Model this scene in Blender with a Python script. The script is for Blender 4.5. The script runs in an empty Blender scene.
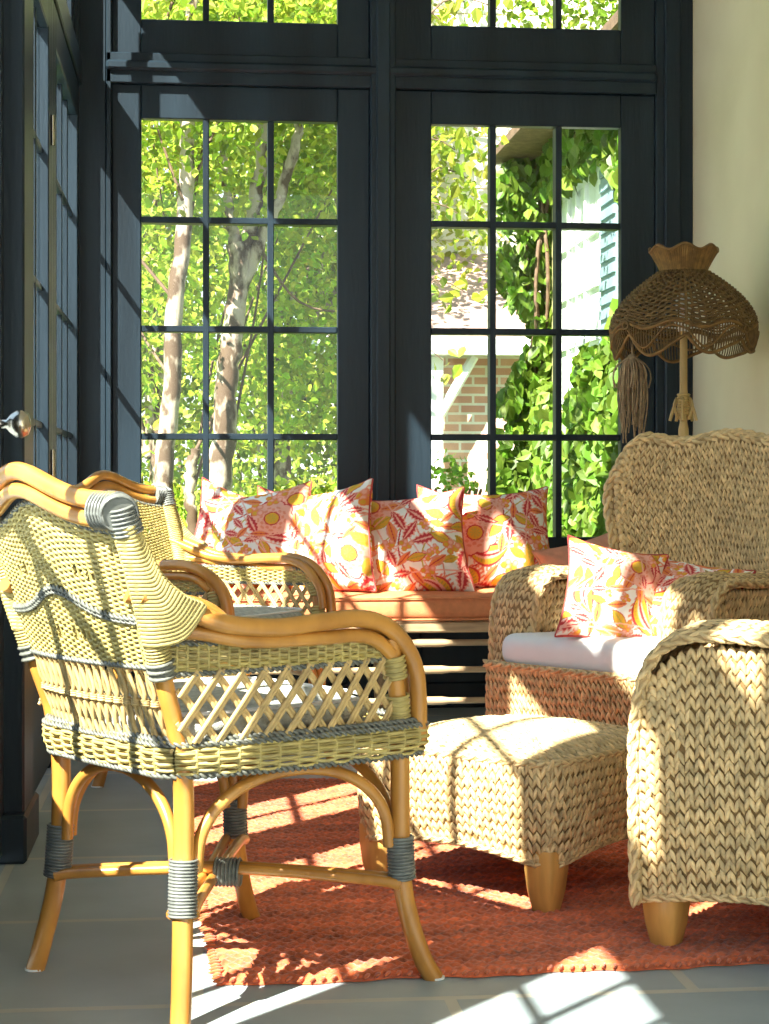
import bpy, math, random
import numpy as np
from math import sin, cos, pi, radians as R
rng = np.random.default_rng(7)
random.seed(7)
SC = bpy.context.scene
COL = SC.collection

# ---------------------------------------------------------------- camera, light, exposure
F = 1815.0; H = 0.95; TH = math.atan(187 / 1815.0); YH = 480.0
cam = bpy.data.cameras.new('camera'); co = bpy.data.objects.new('camera', cam); COL.objects.link(co)
cam.sensor_width = 36; cam.lens = F / 1024 * 36; cam.shift_y = -32 / 1024
co.location = (0, 0, H); co.rotation_euler = (pi / 2, 0, -TH)
SC.camera = co
SUN = np.array([1.0, 1.12, -1.42]); SUN /= np.linalg.norm(SUN)
sl = bpy.data.lights.new('sun', 'SUN'); so = bpy.data.objects.new('sun', sl); COL.objects.link(so)
sl.energy = 24; sl.angle = R(0.6); sl.color = (1, .94, .85)
from mathutils import Vector
so.rotation_euler = Vector(SUN).to_track_quat('-Z', 'Y').to_euler(); so.location = (-6, -6, 9)
w = bpy.data.worlds.new('sky'); SC.world = w; w.use_nodes = True
nt = w.node_tree; bg = nt.nodes['Background']
tc = nt.nodes.new('ShaderNodeTexCoord'); sep = nt.nodes.new('ShaderNodeSeparateXYZ'); rp = nt.nodes.new('ShaderNodeValToRGB')
nt.links.new(tc.outputs['Generated'], sep.inputs[0]); nt.links.new(sep.outputs[2], rp.inputs[0]); nt.links.new(rp.outputs[0], bg.inputs[0])
rp.color_ramp.elements[0].position = 0.0; rp.color_ramp.elements[0].color = (.88, .93, .90, 1)
rp.color_ramp.elements[1].position = .6; rp.color_ramp.elements[1].color = (.50, .70, 1, 1)
bg.inputs[1].default_value = 1.9
SC.view_settings.view_transform = 'Standard'; SC.view_settings.look = 'None'
SC.view_settings.gamma = 1; SC.view_settings.use_curve_mapping = False
SC.view_settings.exposure = 0.2
SC.cycles.use_denoising = True
SC.cycles.max_bounces = 10; SC.cycles.diffuse_bounces = 5; SC.cycles.transparent_max_bounces = 12
SC.cycles.sample_clamp_indirect = 6


def portal(loc, rot, sx, sy):
    l = bpy.data.lights.new('window_portal', 'AREA'); l.shape = 'RECTANGLE'; l.size = sx; l.size_y = sy
    l.cycles.is_portal = True
    o = bpy.data.objects.new('window_portal', l); COL.objects.link(o); o.location = loc; o.rotation_euler = rot


portal((-.6, 3.6, 1.9), (0, R(-90), 0), 3.0, 7.6)
portal((.8, 7.72, 1.95), (R(-90), 0, 0), 2.5, 2.8)
portal((.8, -.85, 1.7), (R(90), 0, 0), 2.6, 3.4)


# ---------------------------------------------------------------- helpers
def at(x, y, Y):
    l = (x - 384.5) / F; u = (YH - y) / F
    r = np.array([l * cos(TH) + sin(TH), cos(TH) - l * sin(TH), u])
    return r * (Y / r[1]) + np.array([0, 0, H])


def nrm(a):
    return a / np.maximum(np.linalg.norm(a, axis=-1, keepdims=True), 1e-9)


class MB:
    def __init__(s): s.V = []; s.F = []; s.C = []; s.n = 0; s.UV = False

    def add(s, v, faces, col=None):
        v = np.asarray(v, float).reshape(-1, 3)
        for f in faces:
            f = np.asarray(f, int)
            if f.size: s.F.append(f + s.n)
        s.V.append(v); s.n += len(v)
        if col is None: col = np.ones((len(v), 3))
        s.C.append(np.broadcast_to(np.asarray(col, float), (len(v), 3)))
        return s

    def grid(s, P, cu=False, cv=False, flip=False, col=None):
        nu, nv = P.shape[:2]; I = np.arange(nu * nv).reshape(nu, nv)
        A = np.concatenate([I, I[:1]], 0) if cu else I
        A = np.concatenate([A, A[:, :1]], 1) if cv else A
        q = np.stack([A[:-1, :-1], A[1:, :-1], A[1:, 1:], A[:-1, 1:]], -1).reshape(-1, 4)
        if flip: q = q[:, ::-1]
        return s.add(P.reshape(-1, 3), [q], None if col is None else col.reshape(-1, 3))

    def box(s, x0, x1, y0, y1, z0, z1, b=0.0, M=None):
        # bevelled box: 24 verts when b > 0
        x0, x1 = min(x0, x1), max(x0, x1); y0, y1 = min(y0, y1), max(y0, y1); z0, z1 = min(z0, z1), max(z0, z1)
        b = min(b, (x1 - x0) * .45, (y1 - y0) * .45, (z1 - z0) * .45)
        c = np.array([(x0 + x1) / 2, (y0 + y1) / 2, (z0 + z1) / 2]); h = np.array([x1 - x0, y1 - y0, z1 - z0]) / 2
        if b <= 0:
            S = np.array([[i, j, k] for i in (-1, 1) for j in (-1, 1) for k in (-1, 1)], float)
            v = c + S * h
            q = [[0, 1, 3, 2], [4, 6, 7, 5], [0, 4, 5, 1], [2, 3, 7, 6], [0, 2, 6, 4], [1, 5, 7, 3]]
            t = []
        else:
            v = []; idx = {}
            for i in (-1, 1):
                for j in (-1, 1):
                    for k in (-1, 1):
                        for a in range(3):
                            p = np.array([i, j, k]) * (h - b); p[a] += (i, j, k)[a] * b
                            idx[(i, j, k, a)] = len(v); v.append(c + p)
            v = np.array(v); q = []; t = []
            for a in range(3):
                o = [x for x in range(3) if x != a]
                for sg in (-1, 1):
                    f = []
                    for (p, r_) in ((-1, -1), (1, -1), (1, 1), (-1, 1)):
                        kk = [0, 0, 0]; kk[a] = sg; kk[o[0]] = p; kk[o[1]] = r_
                        f.append(idx[(*kk, a)])
                    if (sg > 0) ^ (a == 1): pass
                    else: f = f[::-1]
                    q.append(f)
            for a in range(3):          # edges along axis a
                o = [x for x in range(3) if x != a]
                for p in (-1, 1):
                    for r_ in (-1, 1):
                        k0 = [0, 0, 0]; k1 = [0, 0, 0]
                        k0[a] = -1; k1[a] = 1; k0[o[0]] = k1[o[0]] = p; k0[o[1]] = k1[o[1]] = r_
                        f = [idx[(*k0, o[0])], idx[(*k1, o[0])], idx[(*k1, o[1])], idx[(*k0, o[1])]]
                        n = np.cross(v[f[1]] - v[f[0]], v[f[2]] - v[f[0]])
                        if np.dot(n, v[f[0]] + v[f[2]] - 2 * c) < 0: f = f[::-1]
                        q.append(f)
            for i in (-1, 1):
                for j in (-1, 1):
                    for k in (-1, 1):
                        f = [idx[(i, j, k, 0)], idx[(i, j, k, 1)], idx[(i, j, k, 2)]]
                        if i * j * k < 0: f = f[::-1]
                        t.append(f)
        if M is not None: v = M(v)
        return s.add(v, [q, t] if t else [q])

    def tube(s, P, r, seg=8, closed=False, cap=True, up=(0, 0, 1), ell=1.0, col=None):
        P = np.asarray(P, float); n = len(P)
        T = nrm(np.roll(P, -1, 0) - np.roll(P, 1, 0)) if closed else nrm(np.gradient(P, axis=0))
        u = np.array(up, float)
        if abs(np.dot(u, T[0])) > .95: u = np.array([1., 0, 0])
        N = []; a = nrm(u - T[0] * np.dot(u, T[0]))
        for t in T:
            a = nrm(a - t * np.dot(a, t)); N.append(a)
        N = np.array(N); B = np.cross(T, N)
        r = np.broadcast_to(np.asarray(r, float), (n,))[:, None, None]
        th = np.arange(seg) * 2 * pi / seg
        G = P[:, None] + r * (np.cos(th)[None, :, None] * N[:, None] + ell * np.sin(th)[None, :, None] * B[:, None])
        s.grid(G, cu=closed, cv=True, flip=True, col=None if col is None else np.broadcast_to(np.asarray(col, float), (n, seg, 3)))
        if cap and not closed:
            for k, fl in ((0, 0), (n - 1, 1)):
                f = [[j, (j + 1) % seg, seg] for j in range(seg)]
                if fl: f = [x[::-1] for x in f]
                f = [x[::-1] for x in f]
                s.add(np.vstack([G[k], P[k]]), [f], col)
        return s

    def lathe(s, prof, seg=24, M=None, jit=None):
        prof = np.asarray(prof, float); th = np.arange(seg) * 2 * pi / seg
        G = np.stack([prof[:, None, 0] * np.cos(th), prof[:, None, 0] * np.sin(th), np.repeat(prof[:, 1:2], seg, 1)], -1)
        if jit: G = jit(G, th)
        if M is not None: G = M(G.reshape(-1, 3)).reshape(G.shape)
        return s.grid(G, cv=True, flip=True)

    def build(s, name, mat, parent=None, smooth=True, loc=None):
        me = bpy.data.meshes.new(name)
        V = np.concatenate(s.V); me.vertices.add(len(V)); me.vertices.foreach_set('co', V.ravel())
        sizes = [np.full(len(f), f.shape[1]) for f in s.F]; L = np.concatenate([f.ravel() for f in s.F]); tot = np.concatenate(sizes)
        me.loops.add(len(L)); me.loops.foreach_set('vertex_index', L)
        me.polygons.add(len(tot)); st = np.concatenate([[0], np.cumsum(tot)[:-1]])
        me.polygons.foreach_set('loop_start', st); me.polygons.foreach_set('loop_total', tot)
        me.polygons.foreach_set('use_smooth', np.full(len(tot), bool(smooth)))
        C = np.concatenate(s.C)
        if not np.all(C == 1):
            ca = me.color_attributes.new('tone', 'FLOAT_COLOR', 'POINT')
            ca.data.foreach_set('color', np.hstack([C, np.ones((len(C), 1))]).ravel())
        me.update(calc_edges=True); me.validate()
        me.materials.append(mat)
        o = bpy.data.objects.new(name, me); COL.objects.link(o)
        if parent is not None: o.parent = parent
        if loc is not None: o.location = loc
        return o


def tag(o, label=None, cat=None, group=None, kind=None):
    if label: o['label'] = label
    if cat: o['category'] = cat
    if group: o['group'] = group
    if kind: o['kind'] = kind
    return o


def empty(name, loc=(0, 0, 0), rz=0, parent=None):
    o = bpy.data.objects.new(name, None); COL.objects.link(o); o.location = loc; o.rotation_euler = (0, 0, rz)
    o.empty_display_size = .1
    if parent is not None: o.parent = parent
    return o


def copy_tree(o, parent=None):
    c = o.copy(); COL.objects.link(c); c.parent = parent
    for ch in [x for x in COL.objects if x.parent == o]: copy_tree(ch, c)
    return c


def spline(pts, n=40, closed=False):
    P = np.asarray(pts, float); m = len(P)
    out = []
    rngk = m if closed else m - 1
    for i in range(rngk):
        if closed: a, b, c, d = P[(i - 1) % m], P[i], P[(i + 1) % m], P[(i + 2) % m]
        else: a, b, c, d = P[max(i - 1, 0)], P[i], P[i + 1], P[min(i + 2, m - 1)]
        for t in np.linspace(0, 1, 9)[:-1]:
            out.append(.5 * (2 * b + (c - a) * t + (2 * a - 5 * b + 4 * c - d) * t * t + (3 * b - a - 3 * c + d) * t ** 3))
    if not closed: out.append(P[-1])
    else: out.append(out[0])
    out = np.array(out); L = np.concatenate([[0], np.cumsum(np.linalg.norm(np.diff(out, axis=0), axis=1))])
    s = np.linspace(0, L[-1], n + (1 if closed else 0))
    res = np.stack([np.interp(s, L, out[:, k]) for k in range(out.shape[1])], 1)
    return res[:-1] if closed else res


# ---- unit stitch (pointed lens): along x, width y, thickness z
def _stitch():
    V = []; rings = [(-.36, .55), (-.12, .92), (.14, 1.0), (.36, .62)]
    for x, r in rings:
        for k in range(6): V.append((x, .5 * r * cos(k * pi / 3), .5 * r * sin(k * pi / 3)))
    V += [(-.56, 0, 0), (.56, 0, 0)]
    q = []; t = []
    for i in range(3):
        for k in range(6): q.append((i * 6 + k, i * 6 + (k + 1) % 6, (i + 1) * 6 + (k + 1) % 6, (i + 1) * 6 + k))
    q = [x[::-1] for x in q]
    for k in range(6):
        t.append((24, (k + 1) % 6, k)[::-1]); t.append((25, 18 + k, 18 + (k + 1) % 6)[::-1])
    return np.array(V, float), np.array(q), np.array(t)


SV, SQ, ST = _stitch()


def stitches(mb, c, d, n, L, W, T, col=None):
    """many stitches: centre c, long direction d, normal n (N,3); L,W,T (N,)"""
    c = c.reshape(-1, 3); d = nrm(d.reshape(-1, 3)); n = n.reshape(-1, 3); n = nrm(n - d * (n * d).sum(-1, keepdims=True))
    b = np.cross(n, d); N = len(c)
    L = np.broadcast_to(L, (N,)); W = np.broadcast_to(W, (N,)); T = np.broadcast_to(T, (N,))
    V = c[:, None] + SV[None, :, 0:1] * (d * L[:, None])[:, None] + SV[None, :, 1:2] * (b * W[:, None])[:, None] + SV[None, :, 2:3] * (n * T[:, None])[:, None]
    off = (np.arange(N) * len(SV))[:, None, None]
    if col is None:
        k = rng.uniform(.72, 1.12, (N, 1)); h = rng.uniform(-.06, .06, (N, 1))
        col = np.hstack([k, k * (1 - h * .4), k * (1 - h)])
    cc = np.repeat(col[:, None], len(SV), 1)
    mb.add(V.reshape(-1, 3), [(SQ[None] + off).reshape(-1, 4), (ST[None] + off).reshape(-1, 3)], cc.reshape(-1, 3))


def diff(fn, u, v, e=1e-3):
    P = fn(u, v); du = (fn(u + e, v) - fn(u - e, v)) / (2 * e); dv = (fn(u, v + e) - fn(u, v - e)) / (2 * e)
    return P, du, dv


def knit(mb, fn, nu, nv, flip=1, lift=.3, jit=.10, u0=0, u1=1, v0=0, v1=1, mask=None):
    """columns of V-shaped plaits running along v on surface fn(u,v)"""
    cu = (u1 - u0) / nu; cv = (v1 - v0) / nv
    I, J = np.meshgrid(np.arange(nu), np.arange(nv), indexing='ij')
    for sgn in (-1, 1):
        u = u0 + (I + .5 + sgn * .235) * cu + rng.normal(0, jit * cu * .3, I.shape)
        v = v0 + (J + .5 + (I % 2) * .0) * cv + rng.normal(0, jit * cv, I.shape)
        v = np.clip(v, v0 + .3 * cv, v1 - .3 * cv)
        P, du, dv = diff(fn, u, v)
        n = nrm(np.cross(du, dv)) * flip
        lu = np.linalg.norm(du, axis=-1) * cu; lv = np.linalg.norm(dv, axis=-1) * cv
        d = nrm(dv) * (lv * 1.0)[..., None] - sgn * nrm(du) * (lu * .42)[..., None]
        w = lu * .50
        ok = np.ones(I.shape, bool) if mask is None else mask(u, v)
        L = lv * 1.30
        k = ok.ravel()
        c = P + n * (w * lift)[..., None] + n * rng.normal(0, .04, I.shape)[..., None] * w[..., None]
        dd = nrm(d) + n * .16
        stitches(mb, c.reshape(-1, 3)[k], dd.reshape(-1, 3)[k], n.reshape(-1, 3)[k], L.ravel()[k], (w * 1.10).ravel()[k], (w * 1.05).ravel()[k])


def sheet(mb, fn, nu=24, nv=24, off=0., flip=False, u0=0, u1=1, v0=0, v1=1, col=(.38, .32, .24)):  # base coloured dark to deepen the shade in gaps between stitches
    U, V = np.meshgrid(np.linspace(u0, u1, nu), np.linspace(v0, v1, nv), indexing='ij')
    P, du, dv = diff(fn, U, V)
    if off: P = P + nrm(np.cross(du, dv)) * off
    mb.grid(P, flip=flip, col=np.broadcast_to(np.array(col, float), P.shape))


def braid(mb, path, r, step=None, up=(0, 0, 1), closed=False):
    """plaited cord: stitches laid round a path"""
    P = np.asarray(path, float)
    Q = np.vstack([P, P[:1]]) if closed else P
    L = np.concatenate([[0], np.cumsum(np.linalg.norm(np.diff(Q, axis=0), axis=1))])
    step = step or r * 1.5; n = max(4, int(L[-1] / step)); s = np.linspace(0, L[-1], n)
    P = np.stack([np.interp(s, L, Q[:, k]) for k in range(3)], 1)
    T = nrm(np.gradient(P, axis=0)); u = nrm(np.broadcast_to(np.array(up, float), P.shape) + 1e-3)
    N = nrm(u - T * (u * T).sum(-1, keepdims=True)); B = np.cross(T, N)
    mb.tube(P, r * .8, 6, cap=True, up=up, col=(.6, .55, .5))
    for k in range(4):
        a = np.arange(n) % 2 * (pi / 4) + k * pi / 2 + pi / 4
        o = np.cos(a)[:, None] * N + np.sin(a)[:, None] * B
        t = np.cross(o, T); sg = np.where((np.arange(n) + k) % 2, 1, -1)[:, None]
        stitches(mb, P + o * r * .72, T + t * .45 * sg, o, step * 1.75, r * .95, r * .8)


def twist(mb, path, r, pitch=.03, strands=2, up=(0, 0, 1), seg=5):
    P = np.asarray(path, float); L = np.concatenate([[0], np.cumsum(np.linalg.norm(np.diff(P, axis=0), axis=1))])
    n = max(8, int(L[-1] / pitch * 8)); s = np.linspace(0, L[-1], n)
    P = np.stack([np.interp(s, L, P[:, k]) for k in range(3)], 1)
    T = nrm(np.gradient(P, axis=0)); u = np.broadcast_to(np.array(up, float), P.shape)
    N = nrm(u - T * (u * T).sum(-1, keepdims=True)); B = np.cross(T, N)
    for k in range(strands):
        a = s / pitch * 2 * pi + k * 2 * pi / strands
        mb.tube(P + (np.cos(a)[:, None] * N + np.sin(a)[:, None] * B) * r * .55, r * .55, seg)


def wicker(mb, fn, nrow, nst, r, amp, u0=0, u1=1, v0=0, v1=1, ufun=None, stakes=True, sr=None, mask=None, col=None):
    """rows of strand along u woven over stakes along v"""
    npt = nst * 3 + 1
    J = (np.arange(nrow) + .5) / nrow
    for j, jv in enumerate(J):
        a, b = (u0, u1) if ufun is None else ufun(jv)
        if b - a < .02: continue
        u = np.linspace(a, b, npt); v = np.full(npt, v0 + (v1 - v0) * jv)
        P, du, dv = diff(fn, u, v); n = nrm(np.cross(du, dv))
        ph = (u - u0) / (u1 - u0) * nst * pi + j * pi
        k = rng.uniform(.75, 1.12)
        P = P + n * (amp * np.sin(ph))[:, None] + nrm(dv) * rng.normal(0, r * .12, (npt, 1))
        B = nrm(dv)
        th = np.arange(5) * 2 * pi / 5
        G = P[:, None] + r * (np.cos(th)[None, :, None] * n[:, None] * .8 + np.sin(th)[None, :, None] * B[:, None])
        c = np.array([k, k, k * rng.uniform(.85, 1.1)]) if col is None else np.array(col) * k
        if mask is None: mb.grid(G, cv=True, flip=False, col=np.broadcast_to(c, G.shape))
        else:
            ok = mask(u, v); i = 0
            while i < npt:
                if ok[i]:
                    e = i
                    while e + 1 < npt and ok[e + 1]: e += 1
                    if e - i > 1: mb.grid(G[i:e + 1], cv=True, flip=False, col=np.broadcast_to(c, G[i:e + 1].shape))
                    i = e + 1
                else: i += 1
    if stakes:
        for k in range(nst + 1):
            u = u0 + (u1 - u0) * (k / nst)
            vv = np.linspace(v0, v1, 14)
            if ufun is not None:
                vv = np.array([x for x in vv if ufun((x - v0) / (v1 - v0))[0] - 1e-6 <= u <= ufun((x - v0) / (v1 - v0))[1] + 1e-6])
                if len(vv) < 3: continue
            mb.tube(fn(np.full(len(vv), u), vv), sr or r * 1.1, 5, col=(.9, .9, .85))


def wrap(mb, P, r, dia=.0035, seg=16, gap=1.0):
    """binding coils round a pole path"""
    P = np.asarray(P, float); L = np.concatenate([[0], np.cumsum(np.linalg.norm(np.diff(P, axis=0), axis=1))])
    n = max(3, int(L[-1] / (dia * 2 * gap))); s = np.linspace(0, L[-1], n)
    Q = np.stack([np.interp(s, L, P[:, k]) for k in range(3)], 1); T = nrm(np.gradient(P, axis=0))
    TT = np.stack([np.interp(s, L, T[:, k]) for k in range(3)], 1); rr = np.interp(s, L, np.broadcast_to(r, (len(P),)))
    mb.tube(P, r, 12)
    th = np.arange(seg) * 2 * pi / seg
    for q, t, r_ in zip(Q, TT, rr):
        a = nrm(np.cross(t, [1, 0.2, 0.1])); b = np.cross(t, a)
        ring = q + (np.cos(th)[:, None] * a + np.sin(th)[:, None] * b) * r_
        mb.tube(ring, dia, 4, closed=True, up=t, col=rng.uniform(.8, 1.05) * np.ones(3))


# ---------------------------------------------------------------- materials
def mk(name, col, rough=.6, var=.15, scale=20, bump=.0, bscale=60, tone=False, spec=.4, stretch=(1, 1, 1), metal=0, coat=0, col2=None, trans=0, sheen=0):
    m = bpy.data.materials.new(name); m.use_nodes = True; nt = m.node_tree; N = nt.nodes; Lk = nt.links.new
    b = N['Principled BSDF']; b.inputs['Roughness'].default_value = rough; b.inputs['Metallic'].default_value = metal
    b.inputs['Specular IOR Level'].default_value = spec; b.inputs['Coat Weight'].default_value = coat; b.inputs['Coat Roughness'].default_value = .15
    if sheen: b.inputs['Sheen Weight'].default_value = sheen
    tc = N.new('ShaderNodeTexCoord'); mp = N.new('ShaderNodeMapping'); mp.inputs['Scale'].default_value = stretch
    Lk(tc.outputs['Object'], mp.inputs[0])
    no = N.new('ShaderNodeTexNoise'); no.inputs['Scale'].default_value = scale; no.inputs['Detail'].default_value = 5
    Lk(mp.outputs[0], no.inputs['Vector'])
    cr = N.new('ShaderNodeValToRGB'); e = cr.color_ramp.elements
    c = np.array(col); d = np.array(col2) if col2 is not None else c * (1 - var * 2)
    e[0].position = .3; e[0].color = (*d, 1); e[1].position = .68; e[1].color = (*np.minimum(c * (1 + var), 1), 1)
    Lk(no.outputs[0], cr.inputs[0]); out = cr.outputs[0]
    if tone:
        at_ = N.new('ShaderNodeAttribute'); at_.attribute_name = 'tone'
        mx = N.new('ShaderNodeMix'); mx.data_type = 'RGBA'; mx.blend_type = 'MULTIPLY'; mx.inputs[0].default_value = 1
        Lk(out, mx.inputs[6]); Lk(at_.outputs['Color'], mx.inputs[7]); out = mx.outputs[2]
    Lk(out, b.inputs['Base Color'])
    if bump:
        n2 = N.new('ShaderNodeTexNoise'); n2.inputs['Scale'].default_value = bscale; n2.inputs['Detail'].default_value = 4
        Lk(mp.outputs[0], n2.inputs['Vector'])
        bp = N.new('ShaderNodeBump'); bp.inputs['Strength'].default_value = bump; bp.inputs['Distance'].default_value = .004
        Lk(n2.outputs[0], bp.inputs['Height']); Lk(bp.outputs[0], b.inputs['Normal'])
    if trans:
        tr = N.new('ShaderNodeBsdfTranslucent'); Lk(out, tr.inputs[0]); ms = N.new('ShaderNodeMixShader'); ms.inputs[0].default_value = trans
        Lk(b.outputs[0], ms.inputs[1]); Lk(tr.outputs[0], ms.inputs[2]); Lk(ms.outputs[0], N['Material Output'].inputs[0])
    return m


M = {}
M['frame'] = mk('blue_black_paint', (.0115, .0215, .031), .40, .25, 6, .25, 90, stretch=(1, 1, .12), spec=.28)
M['plaster'] = mk('cream_plaster', (.74, .66, .45), .9, .05, 1.4, .25, 9, col2=(.66, .57, .37))
M['ceil'] = mk('ceiling_paint', (.62, .6, .54), .9, .05, 3)
M['straw'] = mk('seagrass_plait', (.74, .535, .265), .6, .14, 45, .35, 220, tone=True, spec=.35)
M['wicker'] = mk('split_willow', (.49, .395, .145), .5, .12, 30, .2, 200, tone=True, spec=.45)
M['cane'] = mk('honey_rattan_pole', (.50, .235, .045), .32, .16, 14, .1, 60, stretch=(1, 1, .4), spec=.5, coat=.35, col2=(.36, .15, .025))
M['latt'] = mk('peeled_cane', (.54, .38, .16), .5, .15, 40, tone=False)
M['rope'] = mk('smoke_grey_cane', (.15, .155, .13), .42, .2, 60, .2, 200, tone=False, spec=.5)
M['bind'] = mk('grey_binding', (.17, .18, .165), .35, .15, 50, tone=True, spec=.6)
M['wood'] = mk('honey_wood', (.62, .33, .085), .4, .12, 5, .1, 40, stretch=(6, 6, .6), coat=.2)
M['white'] = mk('white_cotton', (.80, .80, .78), .85, .03, 6, .4, 35)
M['greycush'] = mk('oatmeal_weave', (.52, .53, .47), .9, .15, 60, .5, 300)
M['orange'] = mk('terracotta_linen', (.66, .235, .095), .85, .07, 40, .4, 300)
M['salmon'] = mk('salmon_linen', (.72, .33, .20), .85, .05, 40, .3, 300)
M['pipe'] = mk('red_piping', (.50, .07, .06), .7, .1, 40)
M['benchwood'] = mk('pale_turned_wood', (.50, .34, .19), .5, .2, 12, stretch=(.5, 4, 4))
M['shade'] = mk('dark_raffia', (.165, .095, .03), .7, .2, 40, .2, 150, tone=True)
M['pole'] = mk('bamboo_pole', (.58, .40, .15), .4, .12, 10, .15, 40, stretch=(3, 3, .5))
M['jute'] = mk('jute_fibre', (.36, .25, .14), .8, .2, 60)
M['brass'] = mk('aged_nickel', (.55, .50, .42), .25, .1, 20, metal=1)
M['leaf'] = mk('leaf_green', (.33, .43, .036), .5, .1, 8, tone=True, trans=.45)
M['ivyleaf'] = mk('vine_leaf', (.13, .24, .022), .45, .1, 8, tone=True, trans=.35)
M['bark'] = mk('birch_bark', (.40, .33, .25), .8, .1, 10, .8, 20, stretch=(1, 1, .6), col2=(.09, .055, .03))
M['twig'] = mk('twig_bark', (.16, .10, .06), .8, .2, 20)
M['grass'] = mk('lawn', (.13, .24, .03), .9, .2, 6, .5, 60)
M['siding'] = mk('cream_render', (.80, .73, .60), .8, .03, 3, .1, 20)
M['roof'] = mk('clay_shingle', (.40, .27, .22), .8, .15, 12, .3, 40)
M['trim'] = mk('yellow_green_trim', (.50, .47, .20), .6, .06, 6)
M['shutter'] = mk('blue_grey_paint', (.22, .32, .36), .5, .08, 6)
M['whitepaint'] = mk('white_paint', (.8, .82, .82), .5, .03, 6)


def brickmat(name, c1, c2, mortar, sx, sy, ms, bump=.5, coord='Object', rough=.85, off=.5, rot=None, noise=.25):
    m = bpy.data.materials.new(name); m.use_nodes = True; nt = m.node_tree; N = nt.nodes; Lk = nt.links.new
    b = N['Principled BSDF']; b.inputs['Roughness'].default_value = rough
    tc = N.new('ShaderNodeTexCoord'); mp = N.new('ShaderNodeMapping'); Lk(tc.outputs[coord], mp.inputs[0])
    if rot: mp.inputs['Rotation'].default_value = rot
    br = N.new('ShaderNodeTexBrick'); Lk(mp.outputs[0], br.inputs[0]); br.offset = off
    br.inputs['Scale'].default_value = 1; br.inputs['Brick Width'].default_value = sx; br.inputs['Row Height'].default_value = sy
    br.inputs['Mortar Size'].default_value = ms; br.inputs['Color1'].default_value = (*c1, 1); br.inputs['Color2'].default_value = (*c2, 1); br.inputs['Mortar'].default_value = (*mortar, 1)
    no = N.new('ShaderNodeTexNoise'); no.inputs['Scale'].default_value = 5; no.inputs['Detail'].default_value = 8; Lk(tc.outputs[coord], no.inputs['Vector'])
    mr = N.new('ShaderNodeMapRange'); mr.inputs['To Min'].default_value = 1 - noise; mr.inputs['To Max'].default_value = 1 + noise; Lk(no.outputs[0], mr.inputs[0])
    mx = N.new('ShaderNodeMix'); mx.data_type = 'RGBA'; mx.blend_type = 'MULTIPLY'; mx.inputs[0].default_value = 1
    Lk(br.outputs['Color'], mx.inputs[6]); Lk(mr.outputs[0], mx.inputs[7]); Lk(mx.outputs[2], b.inputs['Base Color'])
    ad = N.new('ShaderNodeMath'); ad.operation = 'MULTIPLY_ADD'; ad.inputs[1].default_value = -1; Lk(br.outputs['Fac'], ad.inputs[0]); Lk(no.outputs[0], ad.inputs[2])
    bp = N.new('ShaderNodeBump'); bp.inputs['Strength'].default_value = bump; bp.inputs['Distance'].default_value = .006
    Lk(ad.outputs[0], bp.inputs['Height']); Lk(bp.outputs[0], b.inputs['Normal'])
    return m


M['slate'] = brickmat('slate_paving', (.26, .32, .34), (.32, .365, .37), (.42, .42, .36), .92, .66, .012, .35, rough=.55, noise=.22)
M['brick'] = brickmat('red_brick', (.55, .27, .20), (.66, .38, .28), (.75, .70, .62), .24, .085, .012, .3, rot=(R(90), 0, 0))

for n in M['bark'].node_tree.nodes:
    if n.type == 'VALTORGB': n.color_ramp.elements[0].position = .44; n.color_ramp.elements[1].position = .55
g = bpy.data.materials.new('window_glass'); g.use_nodes = True; N = g.node_tree.nodes; Lk = g.node_tree.links.new
for n in list(N):
    if n.type != 'OUTPUT_MATERIAL': N.remove(n)
t = N.new('ShaderNodeBsdfTransparent'); t.inputs[0].default_value = (.96, .98, .97, 1); gl = N.new('ShaderNodeBsdfGlossy'); gl.inputs['Roughness'].default_value = .01
lw = N.new('ShaderNodeLayerWeight'); lw.inputs[0].default_value = .5; pw = N.new('ShaderNodeMath'); pw.operation = 'POWER'; pw.inputs[1].default_value = 5
fr = N.new('ShaderNodeMapRange'); fr.inputs['To Min'].default_value = .02; fr.inputs['To Max'].default_value = .35; Lk(lw.outputs['Facing'], pw.inputs[0]); Lk(pw.outputs[0], fr.inputs[0]); mx = N.new('ShaderNodeMixShader')
Lk(fr.outputs[0], mx.inputs[0]); Lk(t.outputs[0], mx.inputs[1]); Lk(gl.outputs[0], mx.inputs[2])
Lk(mx.outputs[0], [n for n in N if n.type == 'OUTPUT_MATERIAL'][0].inputs[0])
M['glass'] = g


def printmat():
    m = bpy.data.materials.new('floral_print_cotton'); m.use_nodes = True; nt = m.node_tree; N = nt.nodes
    b = N['Principled BSDF']; b.inputs['Roughness'].default_value = .8; b.inputs['Specular IOR Level'].default_value = .2
    a = N.new('ShaderNodeAttribute'); a.attribute_name = 'tone'; nt.links.new(a.outputs['Color'], b.inputs['Base Color'])
    no = N.new('ShaderNodeTexNoise'); no.inputs['Scale'].default_value = 14; tc = N.new('ShaderNodeTexCoord'); nt.links.new(tc.outputs['Object'], no.inputs['Vector'])
    bp = N.new('ShaderNodeBump'); bp.inputs['Strength'].default_value = .5; bp.inputs['Distance'].default_value = .02
    nt.links.new(no.outputs[0], bp.inputs['Height']); nt.links.new(bp.outputs[0], b.inputs['Normal'])
    return m


M['print'] = printmat()

# ---------------------------------------------------------------- room shell
XL, XR, YF, YB, ZC = -.48, 2.084, 7.5, -.8, 3.45


def S(o): return tag(o, kind='structure')


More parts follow.
